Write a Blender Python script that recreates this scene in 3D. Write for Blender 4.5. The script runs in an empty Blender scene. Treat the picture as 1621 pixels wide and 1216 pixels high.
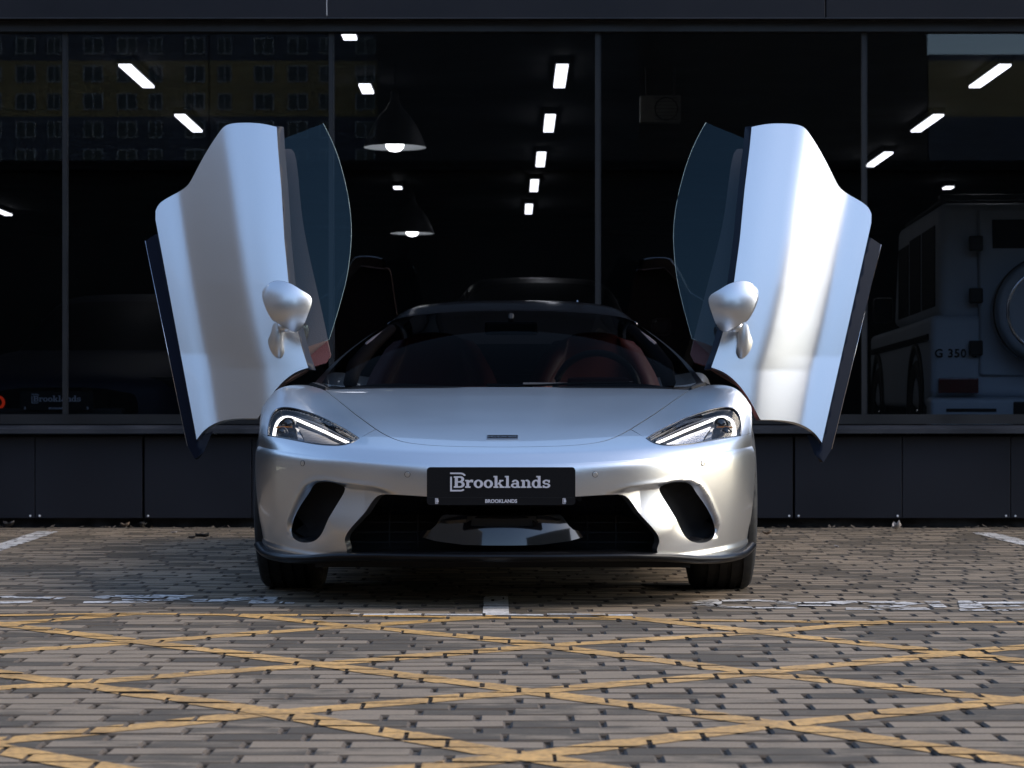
import bpy, bmesh, math, random
import numpy as np
from mathutils import Vector, Matrix
from mathutils.geometry import delaunay_2d_cdt
random.seed(7)
R = math.radians
sc = bpy.context.scene
COL = sc.collection

# ------------------------------------------------------------------ camera
FPX, HOR, CAMH, CAMD = 3700.0, 660.0, 0.66, 9.05     # focal length / horizon in photo pixels, camera height, distance to front axle
cam_d = bpy.data.cameras.new('camera')
cam = bpy.data.objects.new('camera', cam_d); COL.objects.link(cam)
cam.location = (0, -CAMD, CAMH); cam.rotation_euler = (R(90), 0, 0)
cam_d.sensor_width = 36; cam_d.lens = 36 * FPX / 1621
cam_d.shift_y = (HOR - 608) / 1621
cam_d.clip_start = 0.1; cam_d.clip_end = 2000
cam_d.dof.use_dof = True; cam_d.dof.focus_distance = 8.3; cam_d.dof.aperture_fstop = 9
sc.camera = cam
# ------------------------------------------------------------------ sky and sun
SUN_EL, SUN_AZ = 36.0, 98.0            # azimuth clockwise from +Y: to the right and a little in front of the car
w = bpy.data.worlds.new('World'); sc.world = w; w.use_nodes = True
wn = w.node_tree; bg = wn.nodes['Background']
sky = wn.nodes.new('ShaderNodeTexSky'); sky.sky_type = 'NISHITA'; sky.sun_disc = False
sky.sun_elevation = R(SUN_EL); sky.sun_rotation = R(SUN_AZ); sky.air_density = 1.0; sky.dust_density = 1.0; sky.ozone_density = 1.3
wn.links.new(sky.outputs[0], bg.inputs[0]); bg.inputs[1].default_value = 0.15
sl = bpy.data.lights.new('sun', 'SUN'); sl.energy = 0.8; sl.angle = R(26); sl.color = (1, .88, .72)
sun = bpy.data.objects.new('sun', sl); COL.objects.link(sun)
sd = Vector((math.sin(R(SUN_AZ)) * math.cos(R(SUN_EL)), math.cos(R(SUN_AZ)) * math.cos(R(SUN_EL)), math.sin(R(SUN_EL))))
sun.rotation_euler = (-sd).to_track_quat('-Z', 'Y').to_euler(); sun.location = sd * 40
vs = sc.view_settings; vs.view_transform = 'Standard'; vs.look = 'None'; vs.gamma = 1; vs.exposure = 1.32
sc.cycles.max_bounces = 8; sc.cycles.transparent_max_bounces = 16; sc.cycles.glossy_bounces = 5
sc.cycles.caustics_reflective = False; sc.cycles.caustics_refractive = False
sc.cycles.sample_clamp_indirect = 6

# ------------------------------------------------------------------ materials
def mat(name, col, rough=.5, metal=0., coat=0., coat_rough=.03, spec=.5, emit=None, estr=0., noise=None, bump=None, film=0.):
    m = bpy.data.materials.new(name); m.use_nodes = True
    nt = m.node_tree; b = nt.nodes['Principled BSDF']
    b.inputs['Base Color'].default_value = (*col, 1); b.inputs['Roughness'].default_value = rough
    b.inputs['Metallic'].default_value = metal; b.inputs['Coat Weight'].default_value = coat
    b.inputs['Coat Roughness'].default_value = coat_rough; b.inputs['Specular IOR Level'].default_value = spec
    if film: b.inputs['Thin Film Thickness'].default_value = film; b.inputs['Thin Film IOR'].default_value = 1.6
    if emit: b.inputs['Emission Color'].default_value = (*emit, 1); b.inputs['Emission Strength'].default_value = estr
    if noise or bump:
        tc = nt.nodes.new('ShaderNodeTexCoord')
    if noise:                                   # (scale, amount): uneven tone and gloss
        n = nt.nodes.new('ShaderNodeTexNoise'); n.inputs['Scale'].default_value = noise[0]; n.inputs['Detail'].default_value = 6
        nt.links.new(tc.outputs['Object'], n.inputs['Vector'])
        mr = nt.nodes.new('ShaderNodeMapRange'); mr.inputs[1].default_value = .3; mr.inputs[2].default_value = .7
        mr.inputs[3].default_value = 1 - noise[1]; mr.inputs[4].default_value = 1 + noise[1]
        nt.links.new(n.outputs[0], mr.inputs[0])
        mx = nt.nodes.new('ShaderNodeVectorMath'); mx.operation = 'SCALE'; mx.inputs[0].default_value = col
        nt.links.new(mr.outputs[0], mx.inputs['Scale']); nt.links.new(mx.outputs[0], b.inputs['Base Color'])
        ml = nt.nodes.new('ShaderNodeMath'); ml.operation = 'MULTIPLY'; ml.inputs[1].default_value = rough
        nt.links.new(mr.outputs[0], ml.inputs[0]); nt.links.new(ml.outputs[0], b.inputs['Roughness'])
    if bump:
        n2 = nt.nodes.new('ShaderNodeTexNoise'); n2.inputs['Scale'].default_value = bump[0]; n2.inputs['Detail'].default_value = 4
        nt.links.new(tc.outputs['Object'], n2.inputs['Vector'])
        bp = nt.nodes.new('ShaderNodeBump'); bp.inputs['Strength'].default_value = bump[1]; bp.inputs['Distance'].default_value = .004
        nt.links.new(n2.outputs[0], bp.inputs['Height']); nt.links.new(bp.outputs[0], b.inputs['Normal'])
    return m

def glass(name, tint, ior=1.45, rough=0., gain=1.0, gcol=(1, 1, 1)):
    """thin pane: tinted see-through layer plus a Fresnel mirror layer"""
    m = bpy.data.materials.new(name); m.use_nodes = True; nt = m.node_tree
    nt.nodes.remove(nt.nodes['Principled BSDF']); out = nt.nodes['Material Output']
    t = nt.nodes.new('ShaderNodeBsdfTransparent'); t.inputs[0].default_value = (*tint, 1)
    g = nt.nodes.new('ShaderNodeBsdfGlossy'); g.inputs['Roughness'].default_value = rough; g.inputs[0].default_value = (*gcol, 1)
    f = nt.nodes.new('ShaderNodeFresnel'); f.inputs[0].default_value = ior
    ml = nt.nodes.new('ShaderNodeMath'); ml.operation = 'MULTIPLY'; ml.inputs[1].default_value = gain
    mx = nt.nodes.new('ShaderNodeMixShader')
    nt.links.new(f.outputs[0], ml.inputs[0]); nt.links.new(ml.outputs[0], mx.inputs[0])
    nt.links.new(t.outputs[0], mx.inputs[1]); nt.links.new(g.outputs[0], mx.inputs[2]); nt.links.new(mx.outputs[0], out.inputs[0])
    return m

M = {}
def paint(name, col, rough):
    m = mat(name, col, rough, 1.0, coat=.6, coat_rough=.03)
    nt = m.node_tree; b = nt.nodes['Principled BSDF']
    tc = nt.nodes.new('ShaderNodeTexCoord')
    v = nt.nodes.new('ShaderNodeTexVoronoi'); v.inputs['Scale'].default_value = 900
    nt.links.new(tc.outputs['Object'], v.inputs['Vector'])
    mr = nt.nodes.new('ShaderNodeMapRange'); mr.inputs[3].default_value = .96; mr.inputs[4].default_value = 1.04
    nt.links.new(v.outputs['Color'], mr.inputs[0])
    n = nt.nodes.new('ShaderNodeTexNoise'); n.inputs['Scale'].default_value = 3.; n.inputs['Detail'].default_value = 8; n.inputs['Roughness'].default_value = .7
    nt.links.new(tc.outputs['Object'], n.inputs['Vector'])
    m2 = nt.nodes.new('ShaderNodeMapRange'); m2.inputs[1].default_value = .35; m2.inputs[2].default_value = .7; m2.inputs[3].default_value = .97; m2.inputs[4].default_value = 1.04
    nt.links.new(n.outputs[0], m2.inputs[0])
    mx = nt.nodes.new('ShaderNodeVectorMath'); mx.operation = 'SCALE'; mx.inputs[0].default_value = col
    nt.links.new(mr.outputs[0], mx.inputs['Scale']); nt.links.new(mx.outputs[0], b.inputs['Base Color'])
    ml = nt.nodes.new('ShaderNodeMath'); ml.operation = 'MULTIPLY'; ml.inputs[1].default_value = rough
    nt.links.new(m2.outputs[0], ml.inputs[0]); nt.links.new(ml.outputs[0], b.inputs['Roughness'])
    return m
M['silver'] = paint('silver_paint', (.68, .68, .68), .33)
M['black_gloss'] = mat('black_gloss', (.006, .006, .008), .08, coat=.6)
M['navy_gloss'] = mat('navy_carbon', (.004, .008, .02), .45, spec=.15)
M['roof_black'] = mat('roof_black', (.004, .004, .005), .15, spec=.015)
M['pillar_black'] = mat('pillar_black', (.004, .004, .005), .4, spec=.12)
M['splitter_black'] = mat('splitter_black', (.005, .005, .006), .3, spec=.25)
M['lining_dark'] = mat('pillar_lining_dark', (.07, .045, .04), .6)
M['black_satin'] = mat('black_satin', (.012, .012, .014), .45)
M['black_matte'] = mat('black_matte', (.008, .008, .009), .8)
M['rubber'] = mat('rubber', (.011, .011, .0115), .75, noise=(30, .3))
M['rim'] = mat('dark_alloy', (.10, .10, .11), .3, 1.0)
M['chrome'] = mat('bright_chrome', (.75, .75, .78), .12, 1.0)
M['reflector'] = mat('iridescent_reflector', (.8, .8, .85), .22, 1.0, film=520, bump=(60, .5))
M['drl'] = mat('white_light_guide', (.9, .9, .9), .4, emit=(1, .95, .9), estr=1.15)
M['amber'] = mat('amber_plastic', (.35, .12, .01), .3)
M['lens'] = glass('headlight_lens', (.93, .93, .95), 1.4, gain=.3)
M['windscreen'] = glass('tinted_windscreen', (.17, .18, .19), 1.45, gain=.03)
M['cabin_glass'] = glass('cabin_glass', (.3, .32, .33), 1.45, gain=.6)
M['door_glass'] = glass('door_glass', (.42, .52, .58), 1.5, gain=.62, gcol=(.6, .9, 1))
M['shop_glass'] = glass('shop_glass', (.60, .63, .67), 1.5, gain=1.0, gcol=(.9, .95, 1))
M['leather_red'] = mat('red_leather', (.085, .013, .012), .5, bump=(220, .3))
M['leather_brown'] = mat('brown_leather', (.16, .10, .085), .55, bump=(220, .3))
M['leather_dark'] = mat('dark_leather', (.02, .018, .018), .6, bump=(220, .3))
M['plate'] = mat('black_plate', (.004, .004, .005), .55, spec=.2)
M['letter'] = mat('pale_lettering', (.60, .60, .66), .5, emit=None)
M['cladding'] = mat('navy_metal_cladding', (.0085, .0092, .0135), .5, spec=.28, noise=(1.3, .18), bump=(5, .05))
M['frame'] = mat('dark_window_frame', (.004, .0045, .006), .45, noise=(3, .2))
M['mullion'] = mat('mullion_aluminium', (.004, .0048, .0065), .5, noise=(3, .15))
M['ledge'] = mat('weathered_ledge', (.016, .018, .024), .5, noise=(4, .3))
M['rivet'] = mat('white_rivet', (.62, .62, .62), .5)
M['recess'] = mat('black_base', (.005, .005, .006), .9, noise=(8, .5))
M['room'] = mat('dark_room_paint', (.010, .010, .012), .8, noise=(.6, .3))
M['room_floor'] = mat('dark_showroom_floor', (.012, .012, .014), .35)
M['strip'] = mat('light_strip_diffuser', (.9, .9, .95), .5, emit=(.95, .94, 1), estr=1.7)
M['bulb'] = mat('lamp_bulb', (.9, .9, .9), .5, emit=(1, .98, .95), estr=3)
M['shade'] = mat('pendant_shade', (.05, .05, .055), .5, noise=(6, .2))
M['shade_in'] = mat('pendant_shade_inner', (.45, .47, .5), .5)

# ------------------------------------------------------------------ object helpers
def tag(o, label=None, cat=None, group=None, kind=None):
    if label: o['label'] = label
    if cat: o['category'] = cat
    if group: o['group'] = group
    if kind: o['kind'] = kind
    return o
def empty(name, loc=(0, 0, 0), rz=0., label=None, cat=None, group=None):
    o = bpy.data.objects.new(name, None); COL.objects.link(o); o.location = loc; o.rotation_euler = (0, 0, rz)
    o.empty_display_size = .2
    return tag(o, label, cat, group)
def mesh_obj(name, verts, faces, material, parent=None, smooth=False, normals=None):
    me = bpy.data.meshes.new(name); me.from_pydata([tuple(map(float, v)) for v in verts], [], faces)
    if smooth:
        me.polygons.foreach_set('use_smooth', [True] * len(me.polygons))
    for mm in (material if isinstance(material, tuple) else (material,)): me.materials.append(M[mm] if isinstance(mm, str) else mm)
    me.update()
    if normals is not None:
        me.normals_split_custom_set_from_vertices([tuple(map(float, n)) for n in normals])
    o = bpy.data.objects.new(name, me); COL.objects.link(o)
    if parent: o.parent = parent
    return o
class MB:
    def __init__(s): s.v = []; s.f = []
    def add(s, v, f):
        k = len(s.v); s.v += [tuple(p) for p in v]; s.f += [tuple(i + k for i in q) for q in f]; return s
    def box(s, x0, x1, y0, y1, z0, z1, bev=0.):
        if bev <= 0:
            return s.add([(x, y, z) for z in (z0, z1) for y in (y0, y1) for x in (x0, x1)],
                         [(0, 2, 3, 1), (4, 5, 7, 6), (0, 1, 5, 4), (2, 6, 7, 3), (0, 4, 6, 2), (1, 3, 7, 5)])
        bm = bmesh.new(); bmesh.ops.create_cube(bm, size=1)
        for v in bm.verts: v.co = Vector(((x0 + x1) / 2 + v.co.x * (x1 - x0), (y0 + y1) / 2 + v.co.y * (y1 - y0), (z0 + z1) / 2 + v.co.z * (z1 - z0)))
        bmesh.ops.bevel(bm, geom=bm.edges[:], offset=bev, segments=2, affect='EDGES', profile=.6)
        bm.verts.index_update(); s.add([v.co[:] for v in bm.verts], [[v.index for v in f.verts] for f in bm.faces]); bm.free(); return s
    def tube(s, pts, r, n=8, caps=True):
        pts = [Vector(p) for p in pts]; rs = r if isinstance(r, (list, tuple)) else [r] * len(pts); base = len(s.v)
        for i, p in enumerate(pts):
            t = (pts[min(i + 1, len(pts) - 1)] - pts[max(i - 1, 0)]).normalized()
            u = t.cross(Vector((0, 0, 1))) if abs(t.z) < .95 else t.cross(Vector((1, 0, 0)))
            u.normalize(); q = t.cross(u)
            for k in range(n):
                a = 2 * math.pi * k / n; s.v.append(tuple(p + (u * math.cos(a) + q * math.sin(a)) * rs[i]))
        for i in range(len(pts) - 1):
            for k in range(n):
                a = base + i * n + k; b = base + i * n + (k + 1) % n
                s.f.append((a, b, b + n, a + n))
        if caps:
            s.f.append(tuple(base + k for k in range(n))[::-1]); s.f.append(tuple(base + (len(pts) - 1) * n + k for k in range(n)))
        return s
    def lathe(s, prof, n=48, axis='z', c=(0, 0, 0), close=False):
        """prof: list of (radius, height)"""
        base = len(s.v); m = len(prof)
        for k in range(n):
            a = 2 * math.pi * k / n; ca, sa = math.cos(a), math.sin(a)
            for (r, h) in prof:
                p = (r * ca, r * sa, h) if axis == 'z' else ((h, r * ca, r * sa) if axis == 'x' else (r * ca, h, r * sa))
                s.v.append((p[0] + c[0], p[1] + c[1], p[2] + c[2]))
        for k in range(n):
            for j in range(m if close else m - 1):
                j2 = (j + 1) % m
                s.f.append((base + k * m + j, base + ((k + 1) % n) * m + j, base + ((k + 1) % n) * m + j2, base + k * m + j2))
        return s
    def build(s, name, material, parent=None, smooth=False):
        return mesh_obj(name, s.v, s.f, material, parent, smooth)
def smooth_by_angle(o, deg=35):
    """sharp edges above an angle (kept as mesh data)"""
    me = o.data; me.polygons.foreach_set('use_smooth', [True] * len(me.polygons))
    bm = bmesh.new(); bm.from_mesh(me)
    for e in bm.edges:
        if len(e.link_faces) == 2 and e.calc_face_angle(0) > R(deg): e.smooth = False
    bm.to_mesh(me); bm.free(); return o

# ------------------------------------------------------------------ spline helpers
def natspline(t, P):
    """natural cubic spline through P (n,...) at knots t -> function"""
    t = np.asarray(t, float); P = np.asarray(P, float); n = len(t); h = np.diff(t)
    A = np.zeros((n, n)); B = np.zeros((n,) + P.shape[1:]); A[0, 0] = A[-1, -1] = 1
    for i in range(1, n - 1):
        A[i, i - 1] = h[i - 1]; A[i, i] = 2 * (h[i - 1] + h[i]); A[i, i + 1] = h[i]
        B[i] = 6 * ((P[i + 1] - P[i]) / h[i] - (P[i] - P[i - 1]) / h[i - 1])
    S = np.linalg.solve(A, B.reshape(n, -1)).reshape(P.shape)
    def ev(x):
        x = np.asarray(x, float); i = np.clip(np.searchsorted(t, x) - 1, 0, n - 2)
        sh = (-1,) + (1,) * (P.ndim - 1)
        hi = h[i].reshape(sh); a = (t[i + 1] - x).reshape(sh); b = (x - t[i]).reshape(sh)
        return (S[i] * a**3 + S[i + 1] * b**3) / (6 * hi) + (P[i] / hi - S[i] * hi / 6) * a + (P[i + 1] / hi - S[i + 1] * hi / 6) * b
    return ev
def curve2(pts, n, closed=False):
    """dense smooth resample of a 2d/3d polyline (chord-length Catmull style natural spline)"""
    P = np.array(pts, float)
    if closed: P = np.vstack([P[-3:], P, P[:4]])
    d = np.r_[0, np.cumsum(np.maximum(1e-9, np.linalg.norm(np.diff(P, axis=0), axis=1)) ** .7)]
    ev = natspline(d, P)
    if closed:
        return ev(np.linspace(d[3], d[-4], n, endpoint=False))
    return ev(np.linspace(0, d[-1], n))
def inpoly(pts, poly):
    pts = np.asarray(pts, float); poly = np.asarray(poly, float); x, y = pts[:, 0], pts[:, 1]; c = np.zeros(len(pts), bool)
    for (x1, y1), (x2, y2) in zip(poly, np.roll(poly, -1, 0)):
        m = ((y1 > y) != (y2 > y)) & (x < (x2 - x1) * (y - y1) / ((y2 - y1) if y2 != y1 else 1e-12) + x1); c ^= m
    return c
def dist_poly(pts, poly, closed=True):
    pts = np.asarray(pts, float); poly = np.asarray(poly, float); best = np.full(len(pts), 1e9)
    segs = list(zip(poly, np.roll(poly, -1, 0))) if closed else list(zip(poly[:-1], poly[1:]))
    for a, b in segs:
        ab = b - a; L = max(1e-15, ab @ ab); t = np.clip(((pts - a) @ ab) / L, 0, 1)
        best = np.minimum(best, np.linalg.norm(pts - (a + t[:, None] * ab), axis=1))
    return best
def cdt(outline, holes, su, sv):
    """triangles over a parameter-space polygon with a regular interior grid"""
    outline = np.asarray(outline, float); k = np.array([1 / su, 1 / sv])
    O = outline * k; H = [np.asarray(h, float) * k for h in holes]
    lo, hi = O.min(0), O.max(0)
    gx, gy = np.meshgrid(np.arange(lo[0] + .5, hi[0], 1.), np.arange(lo[1] + .5, hi[1], 1.))
    g = np.c_[gx.ravel(), gy.ravel()]
    ok = inpoly(g, O)
    for h in H: ok &= ~inpoly(g, h)
    g = g[ok]
    if len(g):
        ok = dist_poly(g, O) > .45
        for h in H: ok &= dist_poly(g, h) > .45
        g = g[ok]
    V = [Vector(p) for p in O]; E = [(i, (i + 1) % len(O)) for i in range(len(O))]
    for h in H:
        b = len(V); V += [Vector(p) for p in h]; E += [(b + i, b + (i + 1) % len(h)) for i in range(len(h))]
    V += [Vector(p) for p in g]
    rv, re, rf, *_ = delaunay_2d_cdt(V, E, [], 0, 1e-6)
    rv = np.array([v[:] for v in rv]); rf = np.array([list(f) for f in rf if len(f) == 3])
    c = rv[rf].mean(1); ok = inpoly(c, O)
    for h in H: ok &= ~inpoly(c, h)
    rf = rf[ok]; used = np.unique(rf); remap = -np.ones(len(rv), int); remap[used] = np.arange(len(used))
    return rv[used] / k, remap[rf]
def surf_normals(ev, uv, sign=1, eu=1e-4, ew=1e-4):
    u, v = uv[:, 0], uv[:, 1]
    du = ev(u + eu, v) - ev(u - eu, v); dv = ev(u, v + ew) - ev(u, v - ew)
    n = np.cross(du, dv) * sign; return n / np.maximum(1e-12, np.linalg.norm(n, axis=1))[:, None]
def panel(name, ev, outline, holes, su, sv, material, parent, face=(0, -1, .3), flange=.012, offset=0., eu=1e-4, ew=1e-4, build=True):
    """panel cut from a parametric surface, with returned (flanged) edges; normals taken from the surface itself"""
    uv, tri = cdt(outline, holes, su, sv)
    P = ev(uv[:, 0], uv[:, 1]); N = surf_normals(ev, uv, 1, eu, ew)
    f = np.asarray(face, float)
    if (N @ f).sum() < 0: N = -N
    P = P + N * offset
    fn = np.cross(P[tri[:, 1]] - P[tri[:, 0]], P[tri[:, 2]] - P[tri[:, 0]])
    flip = (fn * N[tri[:, 0]]).sum(1) < 0; tri[flip] = tri[flip][:, ::-1]
    V = [tuple(p) for p in P]; NN = [tuple(n) for n in N]; F = [tuple(t) for t in tri.tolist()]
    if flange:
        ed = {}
        for t in F:
            for a, b in ((t[0], t[1]), (t[1], t[2]), (t[2], t[0])):
                if (b, a) in ed: del ed[(b, a)]
                else: ed[(a, b)] = 1
        mp = {}
        for (a, b) in ed:
            pa, pb = P[a], P[b]; side = np.cross(pb - pa, N[a]); L = np.linalg.norm(side); side = side / max(L, 1e-12)
            for q in (a, b):
                if q not in mp:
                    mp[q] = len(V); V.append(tuple(P[q])); NN.append(tuple(side)); V.append(tuple(P[q] - N[q] * flange)); NN.append(tuple(side))
            F.append((mp[b], mp[a], mp[a] + 1, mp[b] + 1))
    if not build: return V, F, NN
    return mesh_obj(name, V, F, material, parent, True, NN)
def merge_build(name, parts, material, parent):
    V, F, N = [], [], []
    for v, f, n in parts:
        k = len(V); V += v; N += n; F += [tuple(i + k for i in q) for q in f]
    return mesh_obj(name, V, F, material, parent, True, N)
class Surf:
    """C2 tensor spline through a control net given for x>=0 and mirrored; a in [-1,1] across, b in [0,1] along"""
    def __init__(s, rows, mirror=True):
        G = np.array(rows, float)
        if mirror:
            L = G[:, :0:-1].copy(); L[:, :, 0] *= -1; G = np.concatenate([L, G], 1); s.ta = np.linspace(-1, 1, G.shape[1])
        else: s.ta = np.linspace(0, 1, G.shape[1])
        s.tb = np.linspace(0, 1, G.shape[0]); s.G = G; s.eb = natspline(s.tb, G)
        # second derivatives across a for every b are linear in the data, so pre-sample b finely
        s.nb = 241; s.bs = np.linspace(-.02, 1.02, s.nb); R_ = s.eb(s.bs)           # (nb, na, 3)
        s.ea = natspline(s.ta, np.moveaxis(R_, 1, 0).reshape(G.shape[1], -1))
    def __call__(s, a, b):
        a = np.atleast_1d(np.asarray(a, float)); b = np.atleast_1d(np.asarray(b, float))
        # evaluate by grouping: basis in a (cardinal) x spline in b
        if not hasattr(s, 'card'):
            s.card = natspline(s.ta, np.eye(len(s.ta))); s.cardb = natspline(s.tb, np.eye(len(s.tb)))
        wa = s.card(a); wb = s.cardb(b)
        return np.einsum('ni,nj,jik->nk', wa, wb, s.G)
def grid_obj(name, ev, u0, u1, v0, v1, nu, nv, material, parent, face=(0, -1, .3)):
    u, v = np.meshgrid(np.linspace(u0, u1, nu), np.linspace(v0, v1, nv)); uv = np.c_[u.ravel(), v.ravel()]
    P = ev(uv[:, 0], uv[:, 1]); F = []
    for j in range(nv - 1):
        for i in range(nu - 1):
            a = j * nu + i; F.append((a, a + 1, a + nu + 1, a + nu))
    n = np.cross(P[1] - P[0], P[nu] - P[0])
    if n @ np.asarray(face, float) < 0: F = [f[::-1] for f in F]
    return mesh_obj(name, P, F, material, parent, True)
# ================================================================== PAVEMENT
def gpt(px, py):
    d = FPX * CAMH / (py - HOR); return ((px - 810.5) * d / FPX, d - CAMD)
BP, RP = .204, .102                      # paver pitch along and across the rows
def paver_material(name, field=True):
    m = bpy.data.materials.new(name); m.use_nodes = True; nt = m.node_tree; b = nt.nodes['Principled BSDF']; N = nt.nodes.new; L = nt.links.new
    g = N('ShaderNodeNewGeometry'); sep = N('ShaderNodeSeparateXYZ'); L(g.outputs['Position'], sep.inputs[0])
    def mth(op, a, c=None, d=None):
        n = N('ShaderNodeMath'); n.operation = op
        for i, q in enumerate((a, c, d)):
            if q is None: continue
            if isinstance(q, (int, float)): n.inputs[i].default_value = q
            else: L(q, n.inputs[i])
        return n.outputs[0]
    row = mth('FLOOR', mth('DIVIDE', sep.outputs[1], RP)); par = mth('FLOORED_MODULO', row, 2.)
    shf = mth('ADD', mth('MULTIPLY', mth('SINE', mth('MULTIPLY', row, 2.4)), .026), mth('MULTIPLY', mth('SINE', mth('MULTIPLY', row, 5.3)), .016))
    col = mth('FLOOR', mth('ADD', mth('DIVIDE', mth('SUBTRACT', sep.outputs[0], shf), BP), mth('MULTIPLY', par, .5)))
    cb = N('ShaderNodeCombineXYZ'); L(row, cb.inputs[0]); L(col, cb.inputs[1])
    wn_ = N('ShaderNodeTexWhiteNoise'); wn_.noise_dimensions = '2D'; L(cb.outputs[0], wn_.inputs['Vector'])
    # broad tone: weathered areas; local tone: streaky stains along the rows
    big = N('ShaderNodeTexNoise'); big.inputs['Scale'].default_value = 1.1; big.inputs['Detail'].default_value = 5; L(g.outputs['Position'], big.inputs['Vector'])
    mp = N('ShaderNodeMapping'); mp.inputs['Scale'].default_value = (7, 16, 7); L(g.outputs['Position'], mp.inputs[0])
    st = N('ShaderNodeTexNoise'); st.inputs['Scale'].default_value = 1.; st.inputs['Detail'].default_value = 7; st.inputs['Roughness'].default_value = .62; L(mp.outputs[0], st.inputs['Vector'])
    fine = N('ShaderNodeTexNoise'); fine.inputs['Scale'].default_value = 170; fine.inputs['Detail'].default_value = 5; L(g.outputs['Position'], fine.inputs['Vector'])
    s1 = mth('ADD', mth('MULTIPLY', wn_.outputs[0], .50), mth('ADD', mth('MULTIPLY', st.outputs[0], .95), mth('MULTIPLY', big.outputs[0], .55)))
    cr = N('ShaderNodeValToRGB'); L(mth('SUBTRACT', s1, .46), cr.inputs[0])
    e = cr.color_ramp.elements; e[0].position = .34; e[0].color = (.078, .060, .039, 1); e[1].position = .66; e[1].color = (.228, .173, .116, 1)
    q = cr.color_ramp.elements.new(.48); q.color = (.113, .087, .057, 1); q = cr.color_ramp.elements.new(.55); q.color = (.187, .143, .096, 1)
    mr = N('ShaderNodeMapRange'); mr.inputs[1].default_value = .3; mr.inputs[2].default_value = .7; mr.inputs[3].default_value = .8; mr.inputs[4].default_value = 1.2; L(fine.outputs[0], mr.inputs[0])
    mx = N('ShaderNodeVectorMath'); mx.operation = 'SCALE'; L(cr.outputs[0], mx.inputs[0]); L(mr.outputs[0], mx.inputs['Scale']); L(mx.outputs[0], b.inputs['Base Color'])
    b.inputs['Roughness'].default_value = .78; b.inputs['Specular IOR Level'].default_value = .35
    bp = N('ShaderNodeBump'); bp.inputs['Strength'].default_value = .35; bp.inputs['Distance'].default_value = .002; L(fine.outputs[0], bp.inputs['Height']); L(bp.outputs[0], b.inputs['Normal'])
    return m
M['paver'] = paver_material('concrete_paver')
M['paver_edge'] = mat('dark_paver_edge', (.075, .057, .041), .85, noise=(18, .45))  # chamfer faces coloured darker than the tops to outline each paver
M['joint'] = mat('joint_sand', (.07, .056, .043), .95, noise=(25, .4))
def marking(name, col, worn):
    """road paint: chipped away in patches so that the paver shows through"""
    m = bpy.data.materials.new(name); m.use_nodes = True; nt = m.node_tree; b = nt.nodes['Principled BSDF']; N = nt.nodes.new; L = nt.links.new
    g = N('ShaderNodeNewGeometry')
    n1 = N('ShaderNodeTexNoise'); n1.inputs['Scale'].default_value = 26; n1.inputs['Detail'].default_value = 8; n1.inputs['Roughness'].default_value = .7; L(g.outputs['Position'], n1.inputs['Vector'])
    n2 = N('ShaderNodeTexNoise'); n2.inputs['Scale'].default_value = 5; n2.inputs['Detail'].default_value = 5; L(g.outputs['Position'], n2.inputs['Vector'])
    cr = N('ShaderNodeValToRGB'); L(n2.outputs[0], cr.inputs[0]); e = cr.color_ramp.elements
    e[0].position = .35; e[0].color = (*[c * .72 for c in col], 1); e[1].position = .65; e[1].color = (*[min(1, c * 1.12) for c in col], 1)
    n3 = N('ShaderNodeTexNoise'); n3.inputs['Scale'].default_value = 60; n3.inputs['Detail'].default_value = 6; L(g.outputs['Position'], n3.inputs['Vector'])
    k3 = N('ShaderNodeMapRange'); k3.inputs[1].default_value = .35; k3.inputs[2].default_value = .6; k3.inputs[3].default_value = .62; k3.inputs[4].default_value = 1.05; L(n3.outputs[0], k3.inputs[0])
    v3 = N('ShaderNodeVectorMath'); v3.operation = 'SCALE'; L(cr.outputs[0], v3.inputs[0]); L(k3.outputs[0], v3.inputs['Scale'])
    L(v3.outputs[0], b.inputs['Base Color']); b.inputs['Roughness'].default_value = .6
    ad = N('ShaderNodeMath'); ad.operation = 'ADD'; L(n1.outputs[0], ad.inputs[0])
    m5 = N('ShaderNodeMath'); m5.operation = 'MULTIPLY'; m5.inputs[1].default_value = .5; L(n2.outputs[0], m5.inputs[0]); L(m5.outputs[0], ad.inputs[1])
    gt = N('ShaderNodeMapRange'); gt.inputs[1].default_value = worn; gt.inputs[2].default_value = worn + .035; L(ad.outputs[0], gt.inputs[0])
    L(gt.outputs[0], b.inputs['Alpha'])
    return m
M['yellow'] = marking('yellow_road_paint', (.58, .325, .095), .54)
M['white'] = marking('white_road_paint', (.66, .62, .57), .60)
M['white_thin'] = marking('worn_white_road_paint', (.62, .58, .53), .665)

pavement = mesh_obj('pavement', [(-400, -400, -.0095), (400, -400, -.0095), (400, 6, -.0095), (-400, 6, -.0095)], [(0, 1, 2, 3)], 'joint')
tag(pavement, 'grey block paving in running bond across the forecourt', kind='structure')
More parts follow.
